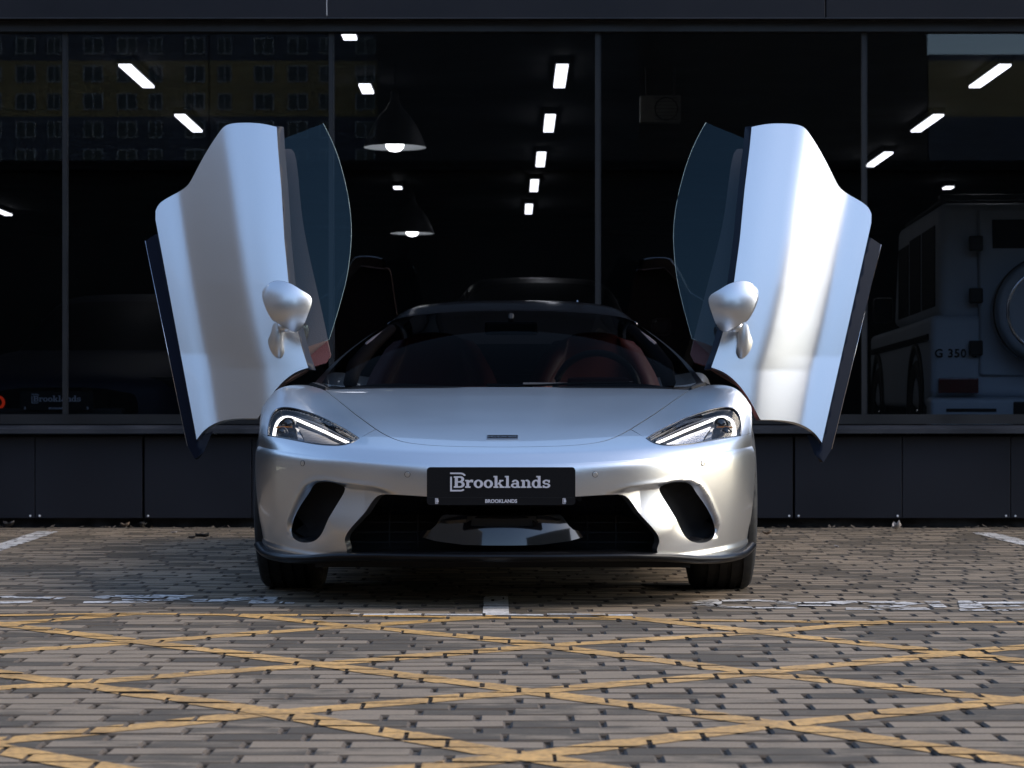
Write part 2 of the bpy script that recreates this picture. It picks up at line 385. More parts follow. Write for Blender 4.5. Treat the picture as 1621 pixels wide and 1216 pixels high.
# one paver: flat top, 5 mm chamfer, short sides
def paver_geo(hx, hy, ch=.0055, dz=.0052, h=.05):
    v = [(sx * (hx - ch), sy * (hy - ch), 0) for sx, sy in ((-1, -1), (1, -1), (1, 1), (-1, 1))]
    v += [(sx * hx, sy * hy, -dz) for sx, sy in ((-1, -1), (1, -1), (1, 1), (-1, 1))]
    v += [(sx * hx, sy * hy, -h) for sx, sy in ((-1, -1), (1, -1), (1, 1), (-1, 1))]
    f = [(0, 1, 2, 3)] + [(4 + i, 4 + (i + 1) % 4, (i + 1) % 4, i) for i in range(4)] + [(8 + i, 8 + (i + 1) % 4, 4 + (i + 1) % 4, 4 + i) for i in range(4)]
    return v, f
HX, HY = .0976, .0474
pv, pf = paver_geo(HX, HY)
X0, X1, Y0, Y1 = -5.2, 5.2, -7.6, 4.86
bricks = []
for r in range(math.floor(Y0 / RP), math.ceil(Y1 / RP)):
    off = .5 * (r % 2)
    for c in range(math.floor(X0 / BP), math.ceil(X1 / BP)):
        bx, by = (c + .5 - off) * BP + .026 * math.sin(r * 2.4) + .016 * math.sin(r * 5.3), (r + .5) * RP
        rz = random.gauss(0, .0009); tx, ty = random.gauss(0, .006), random.gauss(0, .004)
        bricks.append([bx + random.gauss(0, .0012), by + random.gauss(0, .0008), rz, tx, ty, random.gauss(0, .004)])
def visible(b):
    d = b[1] + CAMD
    if d < 4.3: return False
    return abs(b[0] / d * FPX) < 830 and HOR + CAMH * FPX / d < 1222
vis = sorted([b for b in bricks if visible(b)], key=lambda b: (b[1] + CAMD) ** 2 + b[0] ** 2)
near = vis[:300]; nearset = set(id(b) for b in near)
pmesh = None; big = MB()
def place_v(b, v):
    x, y, z = v; c, s_ = math.cos(b[5]), math.sin(b[5])
    return (b[0] + x * c - y * s_, b[1] + x * s_ + y * c, b[2] + z + x * b[4] + y * b[3])
for b in bricks:
    if id(b) in nearset:
        if pmesh is None:
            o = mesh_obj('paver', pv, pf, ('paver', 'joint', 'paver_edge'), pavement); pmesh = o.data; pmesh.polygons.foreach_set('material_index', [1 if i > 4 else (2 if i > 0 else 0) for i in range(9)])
        else:
            o = bpy.data.objects.new('paver', pmesh); COL.objects.link(o); o.parent = pavement
        o.location = (b[0], b[1], b[2]); o.rotation_euler = (b[3], -b[4], b[5])
    else:
        big.add([place_v(b, v) for v in pv], pf)
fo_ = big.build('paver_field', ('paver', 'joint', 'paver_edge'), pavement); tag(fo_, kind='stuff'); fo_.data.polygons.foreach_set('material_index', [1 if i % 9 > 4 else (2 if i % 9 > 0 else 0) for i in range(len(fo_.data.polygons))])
# the rest of the yard, paved the same way
yard = MB()
for (x0, x1, y0, y1) in ((-60, X0 - .1, -60, 4.86), (X1 + .1, 60, -60, 4.86), (X0 - .1, X1 + .1, -60, Y0 - .05)):
    yard.add([(x0, y0, -.0035), (x1, y0, -.0035), (x1, y1, -.0035), (x0, y1, -.0035)], [(0, 1, 2, 3)])
tag(yard.build('far_paving', 'paver', pavement), kind='stuff')
# painted markings: each stripe is cut to the tops of the pavers that it crosses, so joints stay bare
def clip(poly, rect):
    x0, x1, y0, y1 = rect
    for ax, lim, sg in ((0, x0, 1), (0, x1, -1), (1, y0, 1), (1, y1, -1)):
        out = []
        for i in range(len(poly)):
            p, q = poly[i], poly[(i + 1) % len(poly)]; dp, dq = (p[ax] - lim) * sg, (q[ax] - lim) * sg
            if dp >= 0: out.append(p)
            if (dp >= 0) != (dq >= 0):
                t = dp / (dp - dq); out.append((p[0] + t * (q[0] - p[0]), p[1] + t * (q[1] - p[1])))
        poly = out
        if len(poly) < 3: return []
    return poly
rowmap = {}
for b in bricks: rowmap.setdefault(math.floor(b[1] / RP), []).append(b)
mark_lift = [0.0011]
def painted(name, polys, material, label, jitter=.0):
    mb = MB(); lift = mark_lift[0]; mark_lift[0] += .00012
    for poly in polys:
        ys = [p[1] for p in poly]; xs = [p[0] for p in poly]
        for r in range(math.floor(min(ys) / RP) - 1, math.floor(max(ys) / RP) + 2):
            for b in rowmap.get(r, ()):
                if b[0] < min(xs) - .15 or b[0] > max(xs) + .15: continue
                cl = clip(poly, (b[0] - HX + .0012, b[0] + HX - .0012, b[1] - HY + .001, b[1] + HY - .001))
                if cl:
                    mb.add([(x, y, b[2] + (x - b[0]) * b[4] + (y - b[1]) * b[3] + lift) for x, y in cl], [tuple(range(len(cl)))])
    if mb.v:
        o = mb.build(name, material, pavement)
        # keep faces upward
        me = o.data
        for p in me.polygons:
            if p.normal.z < 0: p.flip()
        o['label'] = label
def stripe(pts, wd, ext=False):
    """quads of a polyline on the ground given in photo pixels"""
    G = [Vector(gpt(*p)) for p in pts]; out = []
    if ext:                                 # carry the hatching on past the edges of the picture
        if pts[0][1] > 1000 or pts[0][0] < -50: G[0] = G[0] + (G[0] - G[1]).normalized() * 1.3
        if pts[-1][1] > 1000 or pts[-1][0] > 1700: G[-1] = G[-1] + (G[-1] - G[-2]).normalized() * 1.3
    for a, b in zip(G[:-1], G[1:]):
        n = (b - a).normalized(); n = Vector((-n.y, n.x)) * wd / 2
        out.append([tuple(a + n), tuple(a - n), tuple(b - n), tuple(b + n)])
    return out
YL = [
 ('rising', [(-60, 994), (207, 972)]), ('rising', [(-120, 1042), (0, 1033), (400, 1003), (790, 976)]),
 ('rising', [(-150, 1103), (0, 1090), (400, 1061), (875, 1022), (1200, 1001), (1420, 984)]),
 ('rising', [(-150, 1190), (0, 1173), (400, 1132), (800, 1099), (1200, 1065), (1760, 1011)]),
 ('rising', [(500, 1234), (850, 1196), (1200, 1151), (1760, 1094)]),
 ('falling', [(930, 972), (1210, 1002), (1760, 1063)]), ('falling', [(370, 973), (810, 1016), (1200, 1066), (1760, 1126)]),
 ('falling', [(-120, 977), (0, 989), (370, 1035), (810, 1092), (1200, 1143), (1760, 1228)]),
 ('falling', [(-150, 1050), (0, 1067), (400, 1124), (800, 1194), (1100, 1240)]), ('falling', [(-160, 1158), (0, 1187), (240, 1232)]),
 ('border', [(-200, 977), (200, 972.5), (550, 975), (1000, 981), (1300, 985), (1800, 987)])]
ordn = ['first', 'second', 'third', 'fourth', 'fifth']; cnt = {}
for k, pts in YL:
    i = cnt.get(k, 0); cnt[k] = i + 1
    lab = 'long yellow border line of the hatching in front of the car' if k == 'border' else '%s yellow hatching line %s to the right, counted from the car' % (ordn[i], k)
    painted('yellow_line', stripe(pts, .062 if k == 'border' else .092, True), 'yellow', lab)
painted('white_line', stripe([(555, 973), (1002, 974.5)], .05), 'white', 'thin white line just behind the yellow border')
painted('bay_mark', [[gpt(766, 944), gpt(804, 944), gpt(806, 974), gpt(764, 974)]], 'white', 'short white bay mark under the middle of the car')
painted('bay_line', stripe([(-90, 896), (76, 842)], .12), 'white', 'white bay line by the wall at the left')
painted('bay_line', stripe([(1556, 844), (1720, 884)], .12), 'white', 'white bay line by the wall at the right')
def q(*p): return [gpt(*t) for t in p]
left = []
for st, wd in (([(0, 945), (26, 947), (99, 948)], .085), ([(-40, 955), (51, 954)], .09), ([(150, 947), (182, 945), (227, 944.5), (300, 946)], .1),
               ([(193, 950), (284, 948.5)], .12), ([(132, 955), (233, 954)], .09), ([(228, 952), (272, 951)], .1), ([(302, 952.5), (355, 951), (403, 947)], .1), ([(443, 955), (466, 955)], .07)):
    left += stripe(st, wd)
left.append(q((403, 945.5), (445, 945.5), (432, 957), (392, 957)))
painted('white_lettering', left, 'white_thin', 'worn white painted letters on the paving left of the car')
rt = []
for st, wd in (([(1105, 956), (1123, 952), (1188, 951), (1241, 954.5), (1247, 958)], .07), ([(1105, 958), (1142, 961), (1188, 963.5), (1260, 963)], .07),
               ([(1244, 955.5), (1306, 955.5)], .06), ([(1264, 959.5), (1319, 959.5)], .05), ([(1316, 957), (1339, 953.5), (1417, 954.5), (1450, 958)], .09),
               ([(1339, 964.5), (1385, 965), (1470, 964.5)], .08), ([(1378, 961), (1437, 960.5)], .09), ([(1539, 955.5), (1660, 954.5)], .08),
               ([(1519, 966.5), (1575, 967), (1660, 966)], .06), ([(1558, 961), (1615, 960)], .05)):
    rt += stripe(st, wd)
rt += [q((1107, 953), (1143, 953), (1141, 962), (1110, 960)), q((1463, 954), (1487, 954), (1500, 962.5), (1478, 962.5)), q((1516, 953), (1545, 953), (1560, 962), (1520, 965))]
painted('white_lettering', rt, 'white_thin', 'worn white painted letters on the paving right of the car')

# ================================================================== SHOWROOM BUILDING
YW = 4.90; PW = FPX / (CAMD + YW)
def wx(px): return (px - 810.5) / PW
def wz(py): return CAMH + (HOR - py) / PW
bld = empty('showroom_building', (0, YW, 0), 0, 'dark glazed car showroom with navy metal plinth and fascia', 'building')
def bpart(name, material, x0, x1, y0, y1, z0, z1, bev=0.):
    return MB().box(x0, x1, y0 - YW, y1 - YW, z0, z1, bev).build(name, material, bld)
XL, XR = -10.5, 10.5
zb = wz(820); zt = wz(688)
bpart('base_recess', 'recess', XL, XR, YW + .02, YW + .1, -.05, zt)
joint0 = wx(58); pw = 171 / PW; k0 = math.floor((XL - joint0) / pw)
for i in range(k0, k0 + int((XR - XL) / pw) + 1):
    x0 = joint0 + i * pw; wide = (i % 6 == 1) or (i % 6 == 2 and False)
    o = bpart('plinth_panel', 'cladding', x0 + (.007 if i % 6 == 1 else .002), x0 + pw - (.007 if i % 6 == 0 else .002), YW - .05, YW + .0, zb, zt - .012, .003)
    for dx in (.028, pw - .028):
        if abs(x0 + dx) < 4 and random.random() < .8:
            MB().lathe([(0, -.003), (.006, -.002), (.007, .0)], 8, 'y', (x0 + dx, -.0515, zb + .014)).build('rivet', 'rivet', o)
z1, z2 = wz(686), wz(672)
led = MB()
led.add([(XL, -.14, z1), (XR, -.14, z1), (XR, -.14, z1 + .028), (XL, -.14, z1 + .028), (XR, -.02, z2), (XL, -.02, z2), (XR, -.02, z1), (XL, -.02, z1)],
        [(0, 1, 2, 3), (3, 2, 4, 5), (7, 6, 1, 0)])
led.build('sill_ledge', 'ledge', bld)
bpart('window_frame', 'frame', XL, XR, YW - .045, YW + .06, z2 + .002, wz(656))
bpart('window_frame', 'frame', XL, XR, YW - .05, YW + .06, wz(52), wz(37))
mull = [wx(103) + 1.5887 * k for k in range(-5, 9)]
for xm in mull:
    o = bpart('mullion', 'mullion', xm - .014, xm + .014, YW - .012, YW + .02, wz(656) + .001, wz(52) - .001)
    MB().box(xm + .017, xm + .020, -.008, -.003, wz(656) + .001, wz(52) - .001).build('gasket', 'ledge', o)
for a, b in zip(mull[:-1], mull[1:]):
    bpart('glass_pane', 'shop_glass', a + .016, b - .016, YW - .002, YW + .0, wz(656), wz(52))
    bld.children[-1] if False else None
# a single face per pane is enough for the thin-glass material: drop the box sides
for o in bld.children:
    if o.name.startswith('glass_pane'):
        me = o.data; bm = bmesh.new(); bm.from_mesh(me)
        bmesh.ops.delete(bm, geom=[f for f in bm.faces if f.calc_center_median().y > -.0019], context='FACES'); bm.to_mesh(me); bm.free()
fx = [wx(520) + 2.95 * k for k in range(-4, 5)]
for a, b in zip(fx[:-1], fx[1:]):
    bpart('fascia_panel', 'cladding', a + .003, b - .003, YW - .13, YW - .07, wz(34), wz(34) + .60, .004)
bpart('joint_strip', 'rivet', wx(519.6), wx(520.6), YW - .1305, YW - .129, wz(31), wz(5))
bpart('fascia_backing', 'recess', XL, XR, YW - .068, YW + .1, wz(37) + .001, wz(34) + .58)
bpart('drip_edge', 'ledge', XL, XR, YW - .135, YW - .131, wz(34) - .006, wz(34) + .002)
FZ, CZ = .30, 3.45
bpart('showroom_floor', 'room_floor', XL, XR, YW + .1, 27, .2, FZ)
bpart('showroom_ceiling', 'room', XL, XR, YW + .1, 27, CZ, CZ + .2)
bpart('back_wall', 'room', XL, XR, 27, 27.2, .2, CZ)
bpart('side_wall', 'room', XL - .2, XL, YW, 27.2, .2, CZ + .2)
bpart('side_wall', 'room', XR, XR + .2, YW, 27.2, .2, CZ + .2)
bpart('roof_slab', 'recess', XL - .2, XR + .2, YW + .1, 27.4, CZ + .2, CZ + .32)

# ceiling light strips (distances from the camera read off the photograph)
runs = [(18.1, 19.3), (21.1, 22.3), (24.1, 25.4), (26.9, 28.2), (30.0, 31.3)]
rows = [('left', -3.0, -3.0), ('middle', .39, .22), ('right', 3.82, 3.95)]
def strip(x, y0, y1, wd, label):
    t = empty('ceiling_light', (x, (y0 + y1) / 2, CZ - .07), 0, label, 'light', 'showroom ceiling lights')
    h = (y1 - y0) / 2
    MB().box(-wd / 2 - .012, wd / 2 + .012, -h - .012, h + .012, .012, .07, .004).build('housing', 'black_satin', t)
    MB().box(-wd / 2, wd / 2, -h, h, -.004, .012).build('diffuser', 'strip', t)
nth = ['nearest the glass', 'second from the glass', 'third from the glass', 'fourth from the glass', 'farthest from the glass']
for nm, xa, xb in rows:
    for i, (a, b) in enumerate(runs):
        if nm == 'left' and i > 1: continue
        if nm == 'right' and i > 2: continue
        strip(xa + (xb - xa) * i / 4, a - CAMD, b - CAMD, .092, 'white ceiling light strip in the %s row, %s' % (nm, nth[i]))
def at_ceil(px, py):
    d = (CZ - .07 - CAMH) * FPX / (HOR - py); return (px - 810.5) * d / FPX, d - CAMD
for px, py0, py1, lab in ((551, 54, 63, 'short white ceiling light cut by the top window frame'), (577, 135, 148, 'small square ceiling light above the larger pendant lamp'),
                          (629, 296.5, 299.5, 'tiny ceiling light between the two pendant lamps'), (1504, 296.5, 299.5, 'tiny ceiling light above the white off-roader'),
                          (-6, 333, 341, 'ceiling light cut by the left edge of the picture')):
    x, ya = at_ceil(px, py0); _, yb = at_ceil(px, py1); strip(x, ya, yb, .095, lab)
# pendant lamps
def pendant(px, py, diam_px, dia, label):
    d = dia * FPX / diam_px; x = (px - 810.5) * d / FPX; z = CAMH + (HOR - py) * d / FPX
    t = empty('pendant_lamp', (x, d - CAMD, z), 0, label, 'lamp', 'bell shaped pendant lamps'); r = dia / 2
    prof = [(r, 0), (r * .97, .02), (r * .86, .09), (r * .7, .17), (r * .5, .25), (r * .3, .30), (r * .2, .34), (.035, .38), (.03, .45), (.0, .46)]
    MB().lathe(prof, 40).build('lamp_shade', 'shade', t, True)
    MB().lathe([(r * .985, .004), (r * .84, .085), (r * .68, .162), (r * .48, .24), (r * .28, .29), (0, .30)], 40).build('shade_lining', 'shade_in', t, True)
    MB().lathe([(0, -.035), (.045, -.025), (.07, .0), (.075, .04), (.05, .09), (0, .11)], 20).build('bulb', 'bulb', t, True)
    MB().tube([(0, 0, .45), (0, 0, CZ - z)], .006, 6).build('cable', 'black_satin', t)
pendant(625, 234, 100, .50, 'large pendant lamp hanging nearer the glass above the car')
pendant(652.5, 370, 71, .50, 'smaller looking pendant lamp hanging farther back above the car roof')
# air-conditioning unit hung inside, standing in for a reflected outdoor one
t = empty('air_conditioner', (1.182, 9.6, 3.11), 0, 'white box air conditioner hung inside in place of a reflected one', 'air conditioner')
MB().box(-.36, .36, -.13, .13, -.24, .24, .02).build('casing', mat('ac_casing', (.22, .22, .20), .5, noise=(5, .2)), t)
MB().lathe([(.19, -.138), (.21, -.145), (.2, -.131)], 32, 'y', (.1, 0, 0), True).build('fan_ring', 'frame', t)
for k in range(7):
    MB().box(-.1 - .0, .3, -.142, -.138, -.19 + k * .063, -.183 + k * .063).build('grille_bar', 'frame', t)
t.scale = (.45, .45, .45)
for sx in (-1, 1):
    MB().tube([(sx * .25, 0, .24), (sx * .25, 0, (CZ - 3.11) / .45)], .012, 8).build('hanger', 'frame', t)

# ================================================================== ACROSS THE YARD (seen only as reflections)
garage = empty('low_dark_building', (0, -31, 0), 0, 'long low dark building across the yard, seen only in reflections', 'building')
MB().box(-70, 70, -12, 0, 0, 5.9).build('wall', mat('dark_render', (.018, .017, .016), .8, noise=(.4, .3)), garage)
MB().box(-70.2, 70.2, -12.2, .25, 5.9, 6.1).build('roof', 'recess', garage)
ap_y = mat('yellow_brick', (.36, .27, .13), .8, noise=(.2, .15)); ap_b = mat('blue_render', (.10, .105, .13), .8, noise=(.2, .15))
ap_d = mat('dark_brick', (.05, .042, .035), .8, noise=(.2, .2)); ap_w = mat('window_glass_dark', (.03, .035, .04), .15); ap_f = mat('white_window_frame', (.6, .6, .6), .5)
VD = 2 * (CAMD + YW) + (220 - CAMD)
def apx(px): return (px - 810.5) * VD / FPX
def block(name, pxa, pxb, top, label, windows=True, dim=False):
    xa, xb = apx(pxa), apx(pxb)
    t = empty(name, ((xa + xb) / 2, -220, 0), 0, label, 'building', 'apartment blocks reflected in the glass'); hw = (xb - xa) / 2
    st = 2.85; n = int(top / st)
    for i in range(n + 1):
        z0 = i * st; z1 = min(top, z0 + st)
        if z1 - z0 < .2: continue
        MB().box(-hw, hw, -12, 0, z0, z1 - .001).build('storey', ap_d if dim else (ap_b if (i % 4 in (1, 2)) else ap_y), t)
    if windows:
        src = None
        nx = int(2 * hw / 3.3)
        for i in range(int(26 / st), min(n, int(46 / st))):
            for j in range(nx):
                x = -hw + (j + .5) * 2 * hw / nx + (.35 if j % 3 else -.2); wd = .95 if j % 3 else .65
                if src is None:
                    src = MB().box(-1, 1, -.05, .06, -.75, .75).build('window', ap_w, t)
                    fr = MB()
                    for a, b in ((-1.06, -.96), (-.05, .05), (.96, 1.06)): fr.box(a, b, .05, .12, -.8, .8)
                    fr.box(-1.06, 1.06, .051, .119, -.84, -.76); fr.box(-1.06, 1.06, .051, .119, .76, .84)
                    sf = fr.build('window_frame', ap_f, src); wo, fo = src, sf
                else:
                    wo = src.copy(); COL.objects.link(wo); fo = sf.copy(); COL.objects.link(fo); fo.parent = wo
                wo.location = (x, 0, i * st + 1.5); wo.scale = (wd, 1, 1)
    return t
block('apartment_block', -420, 330, 62, 'yellow and blue apartment block reflected in the left panes')
block('apartment_block', 332, 600, 62, 'yellow apartment block reflected behind the pendant lamps')
block('apartment_block', 1010, 1468, 62, 'dim apartment block reflected in the right panes', False, True)
block('apartment_block', 1470, 2300, 37.7, 'lower apartment block at the right, sky showing above its roof', False)
nb = empty('grey_office', (-34, -26, 0), R(28), 'grey office building to the left of the yard, seen only in reflections', 'building')
MB().box(-8, 8, -26, 22, 0, 24).build('wall', mat('grey_render', (.085, .088, .10), .8, noise=(.3, .15)), nb)
MB().box(-8.2, 8.2, -26.2, 22.2, 24, 24.5).build('parapet', mat('pale_coping', (.4, .4, .4), .7), nb)
wg = empty('glare_screen_wing', (-26, 8, 0), 0, 'added low grey wing left of the yard, unseen, keeping horizon glare off the car', 'building')  # unseen wing added to block low-sky glare on the left bumper corner
MB().box(-9, 0, -18, 26, 0, 9.5).build('wall', mat('glare_screen_render', (.05, .052, .058), .85, noise=(.3, .2)), wg)
MB().box(-9.2, .2, -18.2, 26.2, 9.5, 9.8).build('roof', 'recess', wg)
bh = empty('added_beige_house', (33, -38, 0), R(38), 'added beige house right of the yard, unseen, blocking bright sky from the bumper', 'building')  # unseen house added to block bright sky reflected in the right bumper
MB().box(-20, 20, -10, 0, 0, 22).build('wall', mat('beige_render', (.20, .175, .145), .8, noise=(.3, .15)), bh)
MB().box(-20.4, 20.4, -10.4, .4, 22, 22.5).build('roof', 'recess', bh)
dark_b = mat('dark_tower_render', (.03, .03, .032), .8, noise=(.2, .2))
tw = empty('office_tower', (apx(805), -215, 0), 0, 'dark office tower reflected behind the middle panes', 'building')
MB().box(apx(602) - apx(805), apx(1008) - apx(805), -14, 0, 0, 66).build('wall', dark_b, tw)
MB().box(apx(604) - apx(805), apx(1006) - apx(805), -13, -1, 66, 68).build('roof_house', dark_b, tw)
# ================================================================== SPORTS CAR
# car frame: x to the right of the picture, y backwards from the front axle, z up
car = empty('sports_car', (-.021, 0, 0), -.0153, 'silver sports car with both doors swung up, parked nose out', 'car')
def c_of(d): return 867 - 590 / d
def proj(P):
    d = CAMD + P[:, 1]; return np.c_[c_of(d) + P[:, 0] * FPX / d, HOR - (P[:, 2] - CAMH) * FPX / d]
def uns(s, t, y):
    s, t, y = np.broadcast_arrays(np.asarray(s, float), t, y); d = CAMD + y
    return np.stack([s * d / FPX, y, CAMH + (HOR - t) * d / FPX], -1)
class Inv:
    """photo pixel on the right half of the car -> surface parameters"""
    def __init__(s, ev, u0, u1, v0, v1, n=160):
        s.ev = ev; u, v = np.meshgrid(np.linspace(u0, u1, n), np.linspace(v0, v1, n)); s.uv = np.c_[u.ravel(), v.ravel()]; s.pp = proj(ev(s.uv[:, 0], s.uv[:, 1]))
    def __call__(s, pts):
        out = []
        for p in np.asarray(pts, float):
            i = np.argmin(((s.pp - p) ** 2).sum(1)); uv = s.uv[i].copy()
            for _ in range(8):
                q = np.array([uv, uv + [1e-4, 0], uv + [0, 1e-4]]); r = proj(s.ev(q[:, 0], q[:, 1]))
                J = np.c_[(r[1] - r[0]) / 1e-4, (r[2] - r[0]) / 1e-4]
                try: st = np.linalg.solve(J + 1e-9 * np.eye(2), p - r[0])
                except np.linalg.LinAlgError: break
                uv = uv + np.clip(st, -.04, .04)
            out.append(uv)
        return np.array(out)
def mir(poly): q_ = np.array(poly, float).copy(); q_[:, 0] *= -1; return q_
def dens(poly, step):
    """resample a straight-edged polygon path"""
    poly = np.asarray(poly, float); out = []
    for a, b in zip(poly[:-1], poly[1:]):
        n = max(1, int(np.linalg.norm(b - a) / step)); out += [a + (b - a) * k / n for k in range(n)]
    out.append(poly[-1]); return np.array(out)
Urows = [
 [(0, -1.052, .4957), (.245, -1.037, .501), (.48, -.97, .513), (.665, -.845, .526), (.80, -.70, .540), (.875, -.54, .548), (.915, -.38, .552)],
 [(0, -1.020, .526), (.245, -1.003, .531), (.48, -.935, .543), (.668, -.81, .556), (.805, -.665, .571), (.885, -.505, .579), (.918, -.355, .583)],
 [(0, -.945, .556), (.245, -.925, .561), (.485, -.85, .575), (.675, -.72, .589), (.815, -.58, .602), (.893, -.435, .612), (.922, -.30, .620)],
 [(0, -.62, .632), (.25, -.615, .634), (.495, -.57, .641), (.69, -.47, .651), (.83, -.36, .672), (.905, -.25, .674), (.934, -.16, .668)],
 [(0, -.22, .706), (.265, -.21, .707), (.515, -.18, .712), (.705, -.12, .733), (.843, -.06, .757), (.911, -.02, .741), (.943, .0, .704)],
 [(0, .11, .757), (.28, .12, .757), (.54, .13, .760), (.72, .15, .772), (.848, .18, .785), (.913, .19, .757), (.945, .20, .69)],
 [(0, .35, .785), (.29, .36, .783), (.56, .37, .782), (.73, .40, .785), (.85, .43, .788), (.91, .44, .755), (.942, .45, .67)]]
U = Surf(Urows); Ui = Inv(U, 0, 1, 0, 1)
def Cc(a): return U(a, np.zeros_like(a))
scoop = None
def Vbase(a, h):
    a = np.asarray(a, float); h = np.asarray(h, float); C = Cc(a); T = Cc(a + 1e-3) - Cc(a - 1e-3)
    n = np.stack([T[:, 1], -T[:, 0], np.zeros(len(a))], -1); n /= np.linalg.norm(n, axis=1)[:, None]
    off = .0125 * (1 - np.exp(-np.maximum(h, 0) / .012)) - .03 * (np.maximum(h - .05, 0) / .3) ** 2
    lip = np.clip((h - .338) / .022, 0, 1); off = off + .007 * lip * lip * (3 - 2 * lip)
    P = C + n * off[:, None]; P[:, 2] = C[:, 2] - h
    return P, n
def V0(a, h): return Vbase(a, h)[0]
Vi = Inv(V0, 0, 1, 0, .42)
SX = np.array([1.05, 1.0])
lip_px = [(955, 781), (975, 775), (991, 771), (1022, 767), (1050, 763.5), (1070, 760), (1092, 760.5), (1109, 769), (1123, 790), (1134, 815), (1139, 832), (1138, 842)]
scoop_px = lip_px + [(1137, 850), (1130, 859), (1117, 866), (1098, 868), (1030, 870), (1010, 857), (1000, 835), (985, 812), (970, 795)]
scoop_a0 = float(Vi(lip_px[:1])[0, 0]); lip_uv = curve2(Vi(lip_px), 60) * SX; scoop_uv = Vi(scoop_px) * SX
def Vs(a, h):
    P, n = Vbase(a, h); q_ = np.c_[np.abs(a), h] * SX
    ins = inpoly(q_, scoop_uv); d = dist_poly(q_, lip_uv, False)
    s1 = np.clip(d / .022, 0, 1); s1 = s1 * s1 * (3 - 2 * s1); s2 = np.clip((d - .02) / .17, 0, 1); s2 = s2 * s2 * (3 - 2 * s2)
    fd = np.clip((q_[:, 0] / SX[0] - scoop_a0) / .10, 0, 1)
    lo_ = np.clip((.312 - h) / .07, 0, 1); lo_ = lo_ * lo_ * (3 - 2 * lo_)
    o = np.where(ins, -.034 * s1 * (1 - s2), 0) * fd * lo_
    # small rolled ridge along the lip
    o = o + .002 * fd * lo_ * np.exp(-(d / .010) ** 2)
    return P + n * o[:, None]
# ---- outlines traced on the photograph
shut = [(1090.6, 618), (1069.6, 632), (1041.7, 651.7), (1013.7, 669.9), (985.7, 686.7), (957.8, 697.9), (929.8, 702.9), (887.9, 706), (797, 707.8)]
head_px = [(1022.7, 694.1), (1038.9, 684.4), (1064.8, 671.5), (1090.7, 659.8), (1116.6, 651.4), (1136, 646.8), (1152.8, 645.8), (1161.9, 648.8), (1168.4, 655.9),
           (1171.6, 666.3), (1172.6, 681.8), (1171.6, 689.6), (1142.5, 694.1), (1110.1, 700), (1084.2, 703.8), (1058.3, 704.9), (1042.7, 703.2), (1029.8, 698.7)]
sh_uv = Ui(curve2(shut, 40)); sh_uv[-1, 0] = 0
hl = Ui(head_px)
def sm(uv, n): return curve2(uv, n)
hl_up = sm(hl[:12], 50); hl_lo = sm(np.vstack([hl[11:], hl[:1]]), 40)          # inner tip -> outer bottom (top edge); outer bottom -> inner tip (lower edge)
g = .0018                                                                       # half gap at the shut lines, in parameter units
split_i = int(np.argmin(np.abs(curve2(shut, 40)[:, 0] - 998)))
rear_uv = Ui(curve2([(797, 614.6), (950, 614.6), (1040, 615.6), (1089.5, 617.5)], 20)); rear_uv[0, 0] = 0
# hood
hp = np.vstack([sh_uv[::-1] * [1, 1] + [-g, g * .6], rear_uv[::-1]])            # centre front -> rear corner -> centre rear
hp[0, 0] = 0; hp = hp[np.r_[True, np.linalg.norm(np.diff(hp, axis=0), axis=1) > 1e-4]]
hood_poly = np.vstack([hp, mir(hp[::-1])[1:-1]])
def Uh(a, b):
    P = U(a, b); xc = .15 + .05 * np.clip((P[:, 1] + .9) / 1.1, 0, 1); q_ = np.clip((xc + .03 - np.abs(P[:, 0])) / .06, 0, 1)
    f_ = np.clip((P[:, 1] + .9) / 1.1, 0, 1); P[:, 2] += .004 * q_ * q_ * (3 - 2 * q_) * f_ * f_ * (3 - 2 * f_); return P
hood = panel('hood', Uh, hood_poly, [], .012, .010, 'silver', car, (0, -.3, 1))
tag(hood, 'silver bonnet with two faint creases')
# fender
out_b = float(Ui([(1187, 686)])[0, 1]); out_b = min(max(out_b, .2), .45)
rb = .985
fp = np.vstack([sh_uv[:split_i + 1] + [g, 0], hl_up, dens([[hl_up[-1, 0], hl_up[-1, 1]], [1.0, out_b]], .03)[1:],
                dens([[1.0, out_b], [1.0, rb]], .03)[1:], dens([[1.0, rb], [.655, rb], [sh_uv[0, 0] + g, sh_uv[0, 1]]], .03)[1:-1]])
for sgn in (1, -1):
    panel('fender', U, fp if sgn > 0 else mir(fp), [], .012, .010, 'silver', car, (0, -.3, 1))
# bumper: sky-facing nose band plus the upright face
bb = np.vstack([[[0, sh_uv[-1, 1] - g * .6]], sh_uv[split_i:][::-1][1:] + [0, -g], hl_lo[::-1] + [0, -.0006], dens([[hl_lo[0, 0], hl_lo[0, 1] - .004], [1.0, out_b - .004]], .03)[1:],
                dens([[1.0, out_b - .004], [1.0, 0]], .03)[1:], dens([[1.0, 0], [0, 0]], .012)[1:]])
band_poly = np.vstack([bb, mir(bb[::-1])[1:-1]])
band = panel('x', U, band_poly, [], .012, .008, 'silver', car, (0, -1, .6), build=False, flange=.006)
low_px = [(1187, 868), (1170, 872.5), (1150, 876), (1100, 880), (1041.7, 881.5)]
low = Vi(low_px); low[0, 0] = 1.0
itk = Vi(curve2([(1041, 876), (1040, 869), (1043.5, 857.3), (1033.3, 834.9), (1013.7, 809.7), (1003, 794), (991, 784.5), (975, 783), (957.8, 783.4), (913, 786), (855, 788)], 50))
vb = np.vstack([dens([[0, 0], [1.0, 0]], .012), dens([[1.0, 0], low[0]], .02)[1:], curve2(low, 30)[1:], itk[0:], [[0, itk[-1, 1] + .002]]])
vb_full = np.vstack([vb, mir(vb[::-1])[1:-1]])
